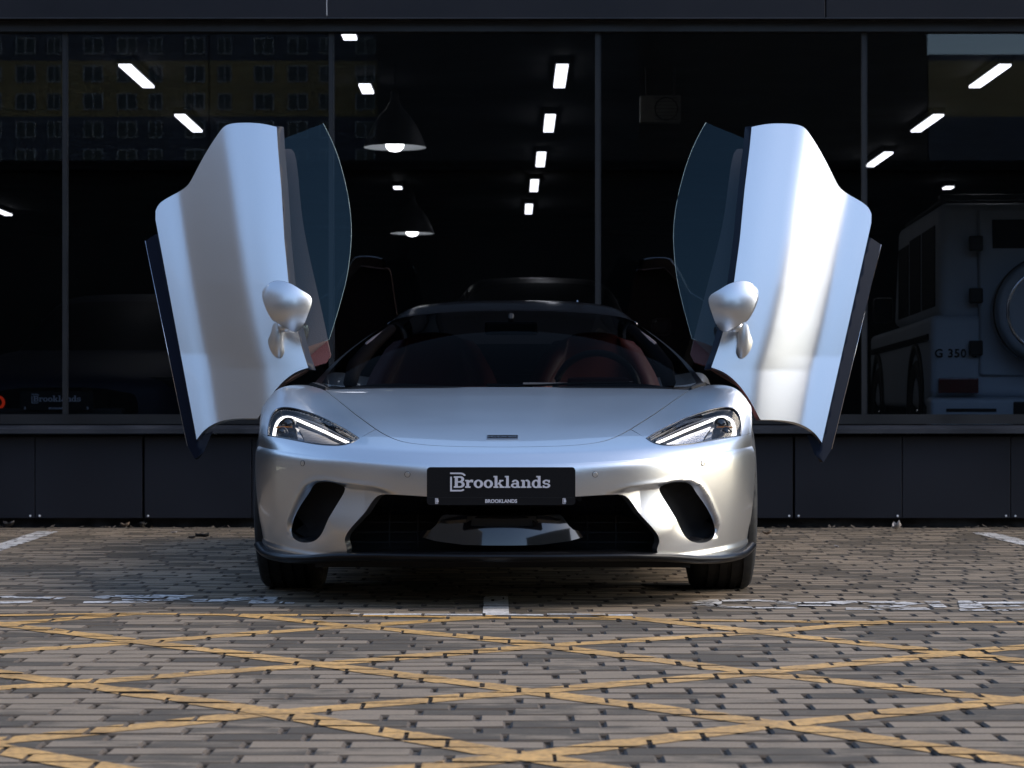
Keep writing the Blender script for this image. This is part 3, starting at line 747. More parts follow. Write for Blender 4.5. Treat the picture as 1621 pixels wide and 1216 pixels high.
oint_px = [(1052.9, 770.6), (1060, 766), (1069.6, 763.6), (1082, 763.4), (1092, 765), (1100, 769), (1106, 774.8), (1120, 795.7), (1129.8, 815.3), (1135.4, 832.1), (1132.6, 846.1), (1122.8, 855.9), (1106, 859.5), (1092, 855.9), (1083.6, 847.5), (1078, 834.9), (1069.6, 815.3), (1059.9, 793), (1053, 778)]
oint = Vi(curve2(oint_px, 70, True))
face = panel('x', Vs, vb_full, [oint, mir(oint)], .0065, .0045, 'silver', car, (0, -1, 0), flange=.03, build=False)
bumper = merge_build('front_bumper', [band, face], 'silver', car)
tag(bumper, 'silver front bumper with two slanted black side intakes')
for sgn in (1, -1):
    ol = oint if sgn > 0 else mir(oint)
    c = ol.mean(0); big_ = c + (ol - c) * 1.12
    d_ = panel('intake_duct', Vs, big_, [], .02, .01, 'black_matte', bumper, (0, -1, 0), flange=0, offset=-.075)
    # edge lining and grille bars of the duct
    P = Vs(ol[:, 0], ol[:, 1]); Nn = surf_normals(Vs, ol); Nn = Nn * np.where(Nn[:, 1:2] > 0, -1, 1); n = len(P); Q = P - Nn * .022; Q2 = P - Nn * .09
    mesh_obj('intake_lining', np.vstack([Q, Q2]), [(i, (i + 1) % n, n + (i + 1) % n, n + i) for i in range(n)], 'black_satin', bumper, True)
# parking sensors
for px_, py_ in ((942, 751), (1112, 733.5)):
    uv = Vi([(px_, py_)]); P = V0(uv[:, 0], uv[:, 1])[0]; _, nn = Vbase(uv[:, 0], uv[:, 1]); nn = nn[0]
    for sgn in (1, -1):
        m_ = MB().lathe([(.0092, .002), (.0088, -.0002), (.0078, -.0005), (0, -.0006)], 20, 'y')
        o = m_.build('parking_sensor', 'silver', bumper, False); o.location = (P[0] * sgn + nn[0] * sgn * .001, P[1] + nn[1] * .001, P[2]); o.rotation_euler = (0, 0, math.atan2(nn[0] * sgn, -nn[1]))
        r_ = MB().lathe([(.0093, -.0002), (.0106, -.0002), (.0106, .002), (.0093, .002)], 20, 'y', close=True).build('sensor_ring', 'black_satin', o, True)
# ---- headlights
hpoly = np.vstack([hl_up[:-1], hl_lo[:-1]])
drl_px = [(1164.5, 687.5), (1163.4, 673.3), (1159, 661), (1150.5, 655.6), (1138.6, 655.6), (1119, 662.5), (1094.2, 672.4), (1069.5, 682.9), (1046, 693), (1035.5, 697.4)]
dl = Ui(curve2(drl_px, 60)); ctr = hpoly.mean(0)
def ribbon(ev, line, w0, w1, offset):
    """thin ribbon lying on a surface along a parameter-space line"""
    P = ev(line[:, 0], line[:, 1]); N_ = surf_normals(ev, line); N_ = N_ * np.where(N_[:, 2:3] < 0, -1, 1); T = np.gradient(P, axis=0); S = np.cross(T, N_); S /= np.linalg.norm(S, axis=1)[:, None]
    wd = np.linspace(w0, w1, len(P))[:, None]; A = P + N_ * offset + S * wd; B = P + N_ * offset - S * wd; D = P + N_ * (offset - .008)
    n = len(P); V_ = np.vstack([A, P + N_ * (offset + .003), B, D]); F = []
    for i in range(n - 1):
        for k in range(4):
            k2 = (k + 1) % 4; F.append((k * n + i, k * n + i + 1, k2 * n + i + 1, k2 * n + i))
    return V_, F
for sgn in (1, -1):
    mp_ = (lambda q_: q_) if sgn > 0 else mir
    ins = ctr + (hpoly - ctr) * np.array([.985, .97])
    h_ = panel('headlight', U, mp_(hpoly), [], .012, .008, 'black_gloss', car, (0, -1, .5), offset=-.034, flange=0)
    tag(h_, 'headlight with bright inner reflector' if sgn > 0 else 'headlight with inner reflector coloured dark for shade')
    # wall between the opening and the bowl
    P = U(mp_(hpoly)[:, 0], hpoly[:, 1]); Nn = surf_normals(U, mp_(hpoly)); Nn *= np.where(Nn[:, 2:3] < 0, -1, 1); n = len(P)
    mesh_obj('bezel', np.vstack([P - Nn * .003, P - Nn * .036]), [(i, (i + 1) % n, n + (i + 1) % n, n + i) for i in range(n)], 'black_gloss', h_, True)
    V_, F = ribbon(U, np.vstack([mp_(hpoly), mp_(hpoly)[:2]]), .0024, .0024, .0006); mesh_obj('headlight_seal', V_, F, 'black_gloss', h_, True)
    panel('headlight_lens', U, mp_(ins), [], .012, .008, 'lens', h_, (0, -1, .5), offset=-.0025, flange=0)
    V_, F = ribbon(U, mp_(dl), .0072, .0052, -.012); mesh_obj('light_guide', V_, F, 'drl', h_, True)
    # grey trim line between light guide and opening edge
    trim = Ui(curve2([(1170, 688), (1168.4, 672), (1163, 656.5), (1152, 650.5), (1136, 651), (1116.6, 656), (1090.7, 665), (1064.8, 676.5), (1038.9, 689)], 50))
    V_, F = ribbon(U, mp_(trim), .0035, .003, -.02); mesh_obj('trim_line', V_, F, mat('grey_trim', (.10, .10, .10), .3), h_, True)
    # reflector behind the inner two thirds, projector module at the outside
    refl_px = [(1040, 699.5), (1062, 689), (1090, 677), (1118, 667), (1126, 664.5), (1117, 680), (1109, 697.5), (1084, 701.5), (1058, 702.5)]
    ru = Ui(curve2(refl_px, 50, True))
    panel('reflector', U, mp_(ru), [], .01, .006, 'reflector' if sgn > 0 else mat('shaded_reflector', (.05, .048, .055), .3, 1., film=480, bump=(60, .6)), h_, (0, -1, .5), offset=-.027, flange=0)  # same reflector on both sides; left one darkened in colour for shade
    for px_, py_, r_ in ((1142, 671, .028), (1150, 683, .02)):
        uv = Ui([(px_, py_)]); p = U(uv[:, 0], uv[:, 1])[0]; p[0] *= sgn
        pj = MB().lathe([(r_, .03), (r_, -.002), (r_ * .9, -.004), (r_ * .82, -.001), (r_ * .6, -.008), (r_ * .3, -.011), (0, -.012)], 24, 'y').build('projector', 'black_gloss', h_, True)
        pj.location = (p[0], p[1] + .022, p[2] - .004)
    uv = Ui([(1147, 676.5)]); p = U(uv[:, 0], uv[:, 1])[0]
    a_ = MB().box(-.03, .03, -.004, .004, -.003, .003, .0015).build('amber_bar', 'amber', h_); a_.location = (p[0] * sgn, p[1] + .008, p[2])
# ---- badge on the bonnet
def text_mesh(s, size, bold=0., spacing=1., shear=0.):
    cu = bpy.data.curves.new('t', 'FONT'); cu.body = s; cu.size = size; cu.offset = bold; cu.space_character = spacing; cu.align_x = 'CENTER'; cu.align_y = 'CENTER'; cu.shear = shear; cu.resolution_u = 4
    ob = bpy.data.objects.new('t', cu); me = bpy.data.meshes.new_from_object(ob); bpy.data.objects.remove(ob); bpy.data.curves.remove(cu)
    V_ = np.array([v.co[:] for v in me.vertices]); F = [tuple(p.vertices) for p in me.polygons]; bpy.data.meshes.remove(me); return V_, F
bu = Ui([(797, 693.2)]); bp_ = U(np.array([0.]), bu[:1, 1])[0]; bn = surf_normals(U, np.array([[0., bu[0, 1]]]))[0]; bn = bn * (1 if bn[2] > 0 else -1)
badge_rot = Vector((0, 1, 0)).rotation_difference(Vector((0, bn[2], -bn[1]))).to_euler()
def badge_piece(name, V_, F, material, lift, parent):
    o = mesh_obj(name, V_, F, material, parent); o.location = Vector(bp_) + Vector(bn) * lift; o.rotation_euler = badge_rot; return o
m_ = MB().box(-.0555, .0555, -.026, .026, -.002, .002, .0012); badge = badge_piece('badge', m_.v, m_.f, 'chrome', .002, car)
m_ = MB().box(-.0525, .0525, -.0215, .0235, -.001, .001); o = badge_piece('badge_field', m_.v, m_.f, 'black_gloss', .0036, badge); o.location = (0, 0, .0016); o.rotation_euler = (0, 0, 0)
V_, F = text_mesh('McLaren', .030, .0006, 1.0, .1); V_[:, 1] *= .9; o = mesh_obj('badge_lettering', V_ + np.array([-.004, 0, .0028]), F, 'chrome', badge)
sw = np.array([(.040, .004, .0028), (.0455, .010, .0028), (.0485, .0105, .0028), (.0475, .003, .0028), (.0455, -.003, .0028)]); mesh_obj('badge_swoosh', sw, [(0, 4, 3, 2, 1)], 'chrome', badge)
# ---- number plate with slab lettering
def slab_word(height):
    """'Brooklands' drawn in a bold slab letter; x-height .62, ascender .93 of unit"""
    pieces = []
    def rect(x0, x1, y0, y1): pieces.append([(x0, y0), (x1, y0), (x1, y1), (x0, y1)])
    def poly(*p): pieces.append(list(p))
    def arc(cx, cy, rx, ry, tx, ty, a0, a1, n=18):
        for i in range(n):
            A, B = R(a0 + (a1 - a0) * i / n), R(a0 + (a1 - a0) * (i + 1) / n)
            pieces.append([(cx + rx * math.cos(A), cy + ry * math.sin(A)), (cx + rx * math.cos(B), cy + ry * math.sin(B)),
                           (cx + (rx - tx) * math.cos(B), cy + (ry - ty) * math.sin(B)), (cx + (rx - tx) * math.cos(A), cy + (ry - ty) * math.sin(A))])
    x = 0.
    def B(x):
        rect(x + .07, x + .27, 0, .90); rect(x, x + .42, 0, .13); rect(x, x + .42, .77, .90); rect(x + .27, x + .42, .40, .52)
        arc(x + .42, .66, .27, .24, .19, .13, -90, 90); arc(x + .42, .26, .30, .26, .19, .13, -90, 90); return x + .74
    def r(x):
        rect(x + .08, x + .26, 0, .60); rect(x, x + .36, 0, .11); rect(x, x + .2, .50, .61); arc(x + .42, .38, .2, .25, .12, .13, 70, 170, 8); rect(x + .40, x + .53, .42, .62); return x + .55
    def o(x): arc(x + .31, .305, .31, .325, .18, .11, 0, 360, 28); return x + .64
    def k(x):
        rect(x + .08, x + .26, 0, .92); rect(x, x + .33, 0, .11); rect(x, x + .2, .81, .92); poly((x + .24, .26), (x + .36, .26), (x + .58, .54), (x + .42, .54))
        poly((x + .30, .36), (x + .42, .40), (x + .66, .06), (x + .46, .06)); rect(x + .38, x + .66, .51, .61); rect(x + .40, x + .72, 0, .11); return x + .73
    def l(x): rect(x + .09, x + .27, 0, .92); rect(x, x + .37, 0, .11); rect(x, x + .2, .81, .92); return x + .39
    def a(x):
        arc(x + .27, .18, .27, .195, .16, .10, 0, 360, 22); rect(x + .36, x + .53, .08, .45); arc(x + .29, .38, .24, .25, .15, .11, 0, 165, 12); rect(x + .44, x + .63, 0, .11); return x + .65
    def n(x):
        rect(x + .08, x + .26, 0, .58); rect(x, x + .34, 0, .11); rect(x, x + .2, .50, .61); arc(x + .40, .38, .21, .25, .17, .12, 0, 130, 12); rect(x + .44, x + .61, 0, .40); rect(x + .38, x + .69, 0, .11); return x + .70
    def d(x):
        arc(x + .28, .305, .28, .325, .17, .11, 0, 360, 26); rect(x + .40, x + .58, 0, .92); rect(x + .30, x + .5, .81, .92); rect(x + .5, x + .68, 0, .11); return x + .69
    def s(x):
        arc(x + .26, .44, .25, .19, .15, .105, 20, 270, 14); arc(x + .26, .175, .26, .19, .16, .105, -160, 90, 14); rect(x + .38, x + .49, .40, .61); rect(x + .02, x + .13, 0, .2); return x + .54
    for f in (B, r, o, o, k, l, a, n, d, s): x = f(x) + .015
    logo = []
    rest = pieces[:]; pieces.clear()
    # bracket of the emblem round the first letter
    rect(-.24, .42, 1.06, 1.18); arc(.42, .80, .42, .38, .13, .12, 25, 90, 8); rect(-.24, -.12, -.28, .86); rect(-.12, .46, -.28, -.16); arc(.46, .10, .35, .38, .13, .12, -90, -45, 5)
    allp = rest + pieces; k_ = height; V_, F = [], []
    for i, p in enumerate(allp):
        b = len(V_); ar = sum(p[j][0] * p[(j + 1) % len(p)][1] - p[(j + 1) % len(p)][0] * p[j][1] for j in range(len(p)))
        if ar < 0: p = p[::-1]
        V_ += [((u - x / 2) * k_, (v - .4) * k_, (i % 40) * 1.2e-5) for u, v in p]; F.append(tuple(range(b, b + len(p))))
    return np.array(V_), F
def make_plate(parent, loc, rz=0., label=None):
    p = MB(); pts = []
    for cx, cz, a0 in ((.241, .0525, 0), (-.241, .0525, 90), (-.241, -.0525, 180), (.241, -.0525, 270)):
        for k in range(6):
            A = R(a0 + 18 * k); pts.append((cx + .012 * math.cos(A), cz + .012 * math.sin(A)))
    n = len(pts); p.add([(x, -.006, z) for x, z in pts] + [(x, .006, z) for x, z in pts], [tuple(range(n))[::-1], tuple(range(n, 2 * n))] + [(i, (i + 1) % n, n + (i + 1) % n, n + i) for i in range(n)])
    o = p.build('number_plate', 'plate', parent); o.location = loc; o.rotation_euler = (0, 0, rz)
    if label: o['label'] = label
    def lay(name, V_, F, dx, dz, lift=.0):
        W = np.c_[V_[:, 0] + dx, -.0075 - V_[:, 2] - lift, V_[:, 1] + dz]; return mesh_obj(name, W, F, 'letter', o)
    V_, F = slab_word(.044); V_[:, 0] *= 1.17; lay('plate_lettering', V_, F, .004, .012)
    V_, F = text_mesh('BROOKLANDS', .0165, .0006); lay('plate_lettering', V_, F, .0, -.0515)
    for sx in (-1, 1):
        V_, F = text_mesh('B', .015, .0009); lay('plate_emblem', V_, F, sx * .217, -.0505)
        fr = MB()
        for (a, b, c_, d_) in ((-.0075, .003, .0075, .0093), (-.0075, -.0057, -.0095, .0075), (-.0057, .003, -.0095, -.0077)):
            fr.box(sx * .217 + a, sx * .217 + b, -.0082, -.0076, -.0505 + c_, -.0505 + d_)
        fr.build('plate_emblem', 'letter', o)
    MB().box(-.25, .25, -.0066, -.0061, -.0395, -.0388).build('plate_rim', 'black_satin', o)
    return o
make_plate(car, (.0005, -1.084, .424), 0, 'black plate reading Brooklands in pale slab letters')
MB().box(-.20, .20, -1.076, -1.04, .375, .47, .004).build('plate_holder', 'black_satin', car)
# ---- lower grille: dark recess, upper trim, polished lower panel, splitter
cav = MB().box(-.66, .66, -.66, -.5, .14, .56); cav.build('radiator_recess', 'black_matte', car)
tr = MB()
for sgn in (1, -1):
    tr.add([(0, -1.02, .385), (sgn * .42, -.96, .385), (sgn * .47, -.90, .38), (sgn * .56, -.80, .27), (sgn * .56, -.72, .27), (0, -.86, .315), (sgn * .42, -.82, .315)],
           [(0, 1, 6, 5) if sgn > 0 else (5, 6, 1, 0), (1, 2, 3, 6) if sgn > 0 else (6, 3, 2, 1)])
tr.build('upper_grille_trim', 'black_gloss', car)
for k in range(9):
    x = -.40 + k * .10; MB().box(x - .002, x + .002, -.80, -.79, .20, .37).build('grille_bar', 'black_matte', car)
for k in range(5):
    MB().box(-.55, .55, -.792, -.785, .215 + .035 * k, .219 + .035 * k).build('grille_bar', 'black_matte', car)
def lowpan(u, v):     # u across in metres, v up 0..1
    half = .285 - .0 * v; x = u * .29
    y = -.965 + .10 * (np.abs(u)) ** 2.2 + .020 * v + .010 * v * v; z = .221 + .098 * v - .006 * (1 - np.abs(u) ** 2) * (1 - v)
    return np.stack([x, y, z], -1)
pp_ = np.array([(0, 0), (.45, .0), (.80, .08), (.97, .18), (1.0, .30), (.97, .40), (.86, .46), (.80, .62), (.74, .90), (.70, 1.0), (0, 1.0)])
pp_ = dens(pp_, .06); lp = np.vstack([pp_, mir(pp_[::-1])[1:-1]])
slot = dens(np.array([(-.375, .64), (-.36, .9), (.36, .9), (.375, .64), (0, .60), (-.375, .64)]), .08)[:-1]
panel('lower_grille_panel', lowpan, lp, [slot], .05, .08, 'black_gloss', car, (0, -1, .3), flange=.01)
MB().box(-.12, .12, -.93, -.925, .27, .315).build('sensor_slot', 'black_matte', car)
# splitter: lip following the bumper plan, dipping outboard
sa = np.linspace(-1, 1, 121); Cb = Cc(sa)
topz = np.interp(np.abs(sa), [0, .30, .42, .52, .62, .8, 1.0], [.189, .188, .181, .169, .165, .170, .192])
T = np.gradient(Cb, axis=0); nn = np.stack([T[:, 1], -T[:, 0], 0 * sa], -1); nn /= np.linalg.norm(nn, axis=1)[:, None]; nn[nn[:, 1] > 0] *= 1
Ed = Cb + nn * .010; prof = [(-.16, .006), (-.010, .005), (.004, .0), (.008, -.007), (.004, -.016), (-.015, -.026), (-.25, -.03)]
V_ = []
for k, (o_, dz) in enumerate(prof):
    Q = Ed + nn * o_; Q[:, 2] = topz + dz; V_.append(Q)
V_ = np.vstack(V_); n = len(sa); F = [(j * n + i, j * n + i + 1, (j + 1) * n + i + 1, (j + 1) * n + i) for j in range(len(prof) - 1) for i in range(n - 1)]
mesh_obj('front_splitter', V_, [f[::-1] for f in F], 'splitter_black', car, True)
MB().box(-.66, .66, -.82, .4, .13, .16).build('underbody', 'black_matte', car)
MB().box(-.62, .62, .4, 3.5, .12, .22).build('underbody', 'black_matte', car)
# hidden structure that fills the gaps
MB().box(-.66, .66, -.5, .22, .16, .60).build('front_structure', 'black_matte', car)
for sgn in (1, -1):     # wheel wells
    w_ = MB(); pr = [(.41 * math.cos(R(a_)), .345 + .40 * math.sin(R(a_))) for a_ in range(-20, 201, 10)]
    xs = [.66 * sgn, .905 * sgn]; n = len(pr)
    w_.add([(xs[0], y, min(z, .66 if abs(y) > .2 else .685)) for y, z in pr] + [(xs[1], y, min(z, .64)) for y, z in pr], [(i, i + 1, n + i + 1, n + i) for i in range(n - 1)])
    w_.add([(xs[0], y, min(z, .66)) for y, z in pr], [tuple(range(n))]); w_.build('wheel_well', 'black_matte', car)
# ---- wheels
def wheel(name, x, y, r, wd, sgn):
    t = MB(); h = wd / 2; ri = r * .74
    prof = [(ri, -h * .92), (ri + .01, -h), (r - .05, -h * 1.04), (r - .018, -h * .98), (r - .006, -h * .88)]
    for gx in (-.56, -.19, .19, .56):
        prof += [(r, h * (gx - .07)), (r - .008, h * (gx - .06)), (r - .008, h * (gx + .06)), (r, h * (gx + .07))]
    prof += [(r - .006, h * .88), (r - .018, h * .98), (r - .05, h * 1.04), (ri + .01, h), (ri, h * .92)]
    t.lathe(prof, 96, 'x'); ty = smooth_by_angle(t.build(name, 'rubber', car), 50); ty.location = (x, y, r - .003)
    # slanting sipes across the tread, as shallow cuts
    rm = MB(); rm.lathe([(ri + .004, -h * .9), (ri - .012, -h * .9), (ri - .02, 0), (ri - .012, h * .9), (ri + .004, h * .9)], 64, 'x'); rm.build('rim', 'rim', ty, True)
    for k in range(10):
        a = 2 * math.pi * k / 10; sp = MB(); xo = sgn * h * .62
        pts = [Vector((xo * 1.1, .03 * math.cos(a), .03 * math.sin(a))), Vector((xo * .95, ri * .5 * math.cos(a), ri * .5 * math.sin(a))), Vector((xo, (ri - .01) * math.cos(a + .06), (ri - .01) * math.sin(a + .06)))]
        sp.tube(pts, [.022, .015, .017], 6); sp.build('spoke', 'rim', ty, True)
    MB().lathe([(0, sgn * h * .75), (.05, sgn * h * .74), (.06, sgn * h * .5), (.06, 0)], 24, 'x').build('hub_cap', 'rim', ty, True)
    MB().lathe([(.05, -.012), (.17, -.012), (.17, .012), (.05, .012)], 40, 'x', (sgn * .0, 0, 0), True).build('brake_disc', 'chrome', ty, True)
    return ty
for sgn in (1, -1):
    wheel('front_wheel', sgn * .822, 0, .338, .235, sgn); wheel('rear_wheel', sgn * .81, 2.675, .352, .295, sgn)
# ---- cabin
Wrows = [
 [(0, .27, .776), (.3, .285, .774), (.56, .35, .775), (.71, .43, .783), (.785, .52, .800)],
 [(0, .62, .925), (.28, .63, .922), (.52, .69, .914), (.67, .77, .905), (.735, .84, .895)],
 [(0, .98, 1.05), (.25, .99, 1.046), (.46, 1.04, 1.034), (.59, 1.11, 1.015), (.65, 1.16, .995)],
 [(0, 1.30, 1.137), (.22, 1.305, 1.133), (.40, 1.335, 1.121), (.505, 1.375, 1.104), (.56, 1.42, 1.075)]]
W = Surf(Wrows)
grid_obj('windscreen', W, -.93, .93, .015, .965, 61, 41, 'windscreen', car, (0, -1, 1))
for sgn in (1, -1):
    grid_obj('pillar', lambda u, v: W(u * sgn, v), .93, 1.04, -.01, 1.0, 8, 31, 'pillar_black', car, (0, -1, 1))
grid_obj('windscreen_border', lambda u, v: W(u, v), -.935, .935, .965, 1.0, 61, 4, 'roof_black', car, (0, -1, 1))
cow = grid_obj('cowl', lambda u, v: np.stack([W(u, 0 * v + .02)[:, 0] * (1.02), W(u, 0 * v)[:, 1] + .06 - .2 * v, W(u, 0 * v)[:, 2] - .002 - .03 * v], -1), -1, 1, 0, 1, 61, 4, 'black_matte', car, (0, -1, 1))
Rrows = [
 [(0, 1.30, 1.137), (.22, 1.305, 1.133), (.40, 1.335, 1.121), (.505, 1.375, 1.104), (.56, 1.42, 1.075)],
 [(0, 1.55, 1.183), (.22, 1.55, 1.180), (.385, 1.56, 1.166), (.48, 1.57, 1.147), (.545, 1.58, 1.10)],
 [(0, 1.85, 1.198), (.22, 1.85, 1.196), (.37, 1.85, 1.182), (.465, 1.85, 1.158), (.535, 1.85, 1.105)],
 [(0, 2.3, 1.165), (.22, 2.3, 1.162), (.36, 2.3, 1.145), (.45, 2.3, 1.12), (.53, 2.3, 1.06)],
 [(0, 3.0, 1.03), (.22, 3.0, 1.028), (.36, 3.0, 1.01), (.48, 3.0, .985), (.60, 3.0, .93)]]
Rf = Surf(Rrows); grid_obj('roof', Rf, -1, 1, 0, .62, 61, 41, 'roof_black', car, (0, 0, 1))
grid_obj('rear_window', Rf, -.9, .9, .62, 1.0, 41, 12, 'cabin_glass', car, (0, 0, 1))
# roof rails above the open doorways, door apertures stay open
for sgn in (1, -1):
    e1 = Rf(np.full(12, 1. * sgn), np.linspace(0, .95, 12)); MB().tube([tuple(p + np.array([0, 0, -.012])) for p in e1[1:]], .012, 8).build('roof_rail', 'black_gloss', car, True)
    MB().box(*sorted((sgn * .66, sgn * .86)), .50, 1.85, .18, .37, .02).build('door_sill', 'black_satin', car)
    MB().add([(sgn * .74, .40, .16), (sgn * .92, .47, .16), (sgn * .915, .47, .74), (sgn * .80, .46, .80), (sgn * .74, .40, .78),
              (sgn * .70, .62, .16), (sgn * .80, .62, .16), (sgn * .80, .60, .60), (sgn * .77, .56, .80), (sgn * .70, .6, .76)],
             [(0, 1, 2, 3, 4), (1, 6, 7, 2), (2, 7, 8, 3), (5, 6, 1, 0), (9, 8, 7, 6, 5), (4, 3, 8, 9), (0, 4, 9, 5)]).build('hinge_pillar', 'black_matte', car)
# rear quarters
Qrows = []
for y, wsh, zsh, zc_, xs_ in ((1.80, .86, .80, 1.0, .885), (2.2, .90, .855, 1.0, .945), (2.7, .935, .875, .98, .985), (3.2, .90, .86, .93, .96), (3.58, .80, .80, .86, .86)):
    Qrows.append([(.30, y, zc_ - .12), (.52, y, zc_ - .14), (wsh - .16, y, zsh - .01), (wsh, y, zsh), (xs_, y, zsh - .13), (xs_ + .002, y, .55), (xs_ - .02, y, .36)])
Q_ = Surf(Qrows, mirror=False)
for sgn in (1, -1):
    def qf(u, v, s_=sgn):
        P = Q_(u, v); P[:, 0] *= s_; return P
    hole = []
    grid_obj('rear_quarter', qf, 0, 1, 0, 1, 41, 41, 'silver', car, (sgn, 0, .5))
MB().box(-.84, .84, 3.5, 3.56, .25, .84, .03).build('tail_panel', 'black_satin', car)
MB().box(-.36, .36, 1.9, 3.5, .80, .84, .02).build('engine_cover', 'black_satin', car)
for sgn in (1, -1):
    MB().box(*sorted((sgn * .60, sgn * .875)), 1.72, 1.795, .18, .80, .01).build('rear_door_pillar', 'black_matte', car)
MB().box(-.59, .59, 1.78, 1.84, .2, .86, .02).build('bulkhead', 'leather_dark', car)
MB().box(-.74, .74, .35, 1.85, .155, .20).build('cabin_floor', 'leather_dark', car)
# dashboard
Drows = [[(0, .34, .74), (.3, .345, .74), (.55, .40, .74), (.72, .48, .74)], [(0, .55, .775), (.3, .555, .785), (.55, .58, .79), (.74, .60, .77)],
         [(0, .72, .765), (.3, .73, .782), (.55, .74, .785), (.74, .70, .75)], [(0, .80, .69), (.3, .80, .70), (.55, .80, .70), (.74, .74, .68)], [(0, .74, .50), (.3, .74, .52), (.55, .74, .52), (.74, .70, .5)]]
grid_obj('dashboard', Surf(Drows), -1, 1, 0, 1, 41, 21, 'leather_dark', car, (0, 0, 1))
dv = MB(); dv.box(.24, .50, .70, .80, .765, .825, .02); dv.build('instrument_binnacle', 'leather_red', car)
MB().box(-.1, .1, .74, .76, .62, .80, .01).build('centre_screen', 'black_gloss', car)
sw_ = MB(); ring = [(.37 + .178 * math.cos(a), .98 + .04 * math.sin(a), .77 + .165 * math.sin(a)) for a in [2 * math.pi * k / 40 for k in range(41)]]
sw_.tube(ring, .015, 8, False); swo = sw_.build('steering_wheel', 'leather_dark', car, True)
MB().box(.32, .42, .95, .99, .72, .80, .015).build('wheel_hub', 'black_satin', swo)
for a in (-25, 205, 270):
    MB().tube([(.37, .97, .76), (.37 + .17 * math.cos(R(a)), .98, .77 + .16 * math.sin(R(a)))], .012, 6).build('wheel_spoke', 'rim', swo)
def seat(x, material):
    rows = [[(0, 1.52, .42), (.16, 1.50, .42), (.235, 1.44, .44)], [(0, 1.60, .62), (.17, 1.585, .62), (.25, 1.51, .63)], [(0, 1.66, .80), (.16, 1.65, .80), (.22, 1.59, .80)],
            [(0, 1.70, .93), (.12, 1.695, .92), (.15, 1.67, .91)], [(0, 1.735, 1.05), (.09, 1.735, 1.04), (.12, 1.72, 1.02)]]
    S_ = Surf(rows); o = grid_obj('seat_backrest', lambda u, v: S_(u, v) + np.array([x, 0, 0]), -1, 1, 0, 1, 21, 25, material, car, (0, -1, 0))
    md = o.modifiers.new('t', 'SOLIDIFY'); md.thickness = .09; md.offset = -1
    MB().box(x - .24, x + .24, 1.02, 1.52, .30, .44, .05).build('seat_cushion', material, car, True)
seat(.37, 'leather_red'); seat(-.37, 'leather_red')
MB().box(-.10, .10, .85, 1.7, .2, .5, .03).build('centre_console', 'leather_dark', car)
MB().box(-.30, .30, 1.842, 1.846, .88, 1.0).build('rear_bulkhead_glass', mat('lightened_bulkhead_pane', (.03, .05, .055), .2), car)  # opaque pane, coloured lighter to imitate light through the rear glass
mi = MB().box(-.115, .115, 1.10, 1.125, 1.015, 1.075, .012).build('interior_mirror', 'black_satin', car)
MB().tube([(0, 1.11, 1.07), (0, 1.14, 1.105)], .012, 6).build('mirror_arm', 'black_matte', mi)
for sgn in (1, -1):
    MB().tube([(sgn * .06, .30, .79), (sgn * .35 - .12, .33, .792), (sgn * .60 - .1, .40, .80)], [.009, .006, .004], 6).build('wiper', 'black_satin', car) if sgn > 0 else None
    MB().tube([(sgn * .66, .64, .80), (sgn * .655, .80, .87), (sgn * .60, 1.02, .965), (sgn * .53, 1.28, 1.05)], [.03, .035, .03, .02], 8).build('pillar_lining', 'lining_dark', car, True)
MB().tube([(.30, 2.0, 1.185), (.30, 2.06, 1.21)], .006, 6).build('antenna', 'black_gloss', car)

# ---- doors swung up: outer skin faces the viewer, sill edge outwards, window edge inwards
belt = np.array([(583, 318), (560, 327), (520, 338), (450, 352), (380, 360), (300, 366), (230, 373), (195, 375.5)])[::-1]
def s_sill(t): return 567 - (t - 345) * .2045
def s_belt(t): return np.interp(t, belt[:, 0], belt[:, 1])
relief = natspline(np.array([-.3, 0, .10, .19, .22, .25, .32, .45, .57, .615, .65, .72, .85, 1.0, 1.4]), np.array([.14, .128, .1245, .1215, .119, .113, .095, .0585, .025, .0145, .010, .006, .001, .0, .01]))
def door_y(s, t):
    s = np.asarray(s, float); t = np.asarray(t, float); u = (s_sill(t) - s) / np.maximum(60, s_sill(t) - s_belt(t)); w_ = (700 - t) / 505
    base = .50 + .16 * w_ + .14 * w_ * w_
    low_ = np.clip((t - 560) / 140, 0, 1)
    return base + relief(np.clip(u, -.29, 1.39)) * (1 - .25 * low_)
def Dv(s, t): return uns(s, t, door_y(s, t))
skin_pts = [(375, 201), (393, 197), (412, 195), (432, 195), (449, 197), (458, 201), (466, 210), (487, 243), (507, 281), (514, 293), (524, 302), (545, 314), (561, 326), (566, 336)]
skin_bot = [(495, 698), (483, 683), (463, 670.5), (437, 664.5), (398, 663.5)]
skin_frt = [(394, 657), (382, 635), (362, 608), (338, 589), (319, 582)]
outline = np.vstack([curve2(skin_pts, 60), dens([(566, 336), (566, 350), (495, 698)], 9)[1:], curve2(skin_bot, 20)[1:], curve2(skin_frt, 20)[0:],
                     dens(np.c_[belt[::-1][:, 1], belt[::-1][:, 0]][1:], 9)[1:-1]])
skin = panel('x', Dv, outline, [], 5.5, 7.5, 'silver', None, (0, -1, 0), flange=.035, build=False, eu=.5, ew=.5)
def backed(s, t, add): P = door_y(s, t) + add; return uns(s, t, P)
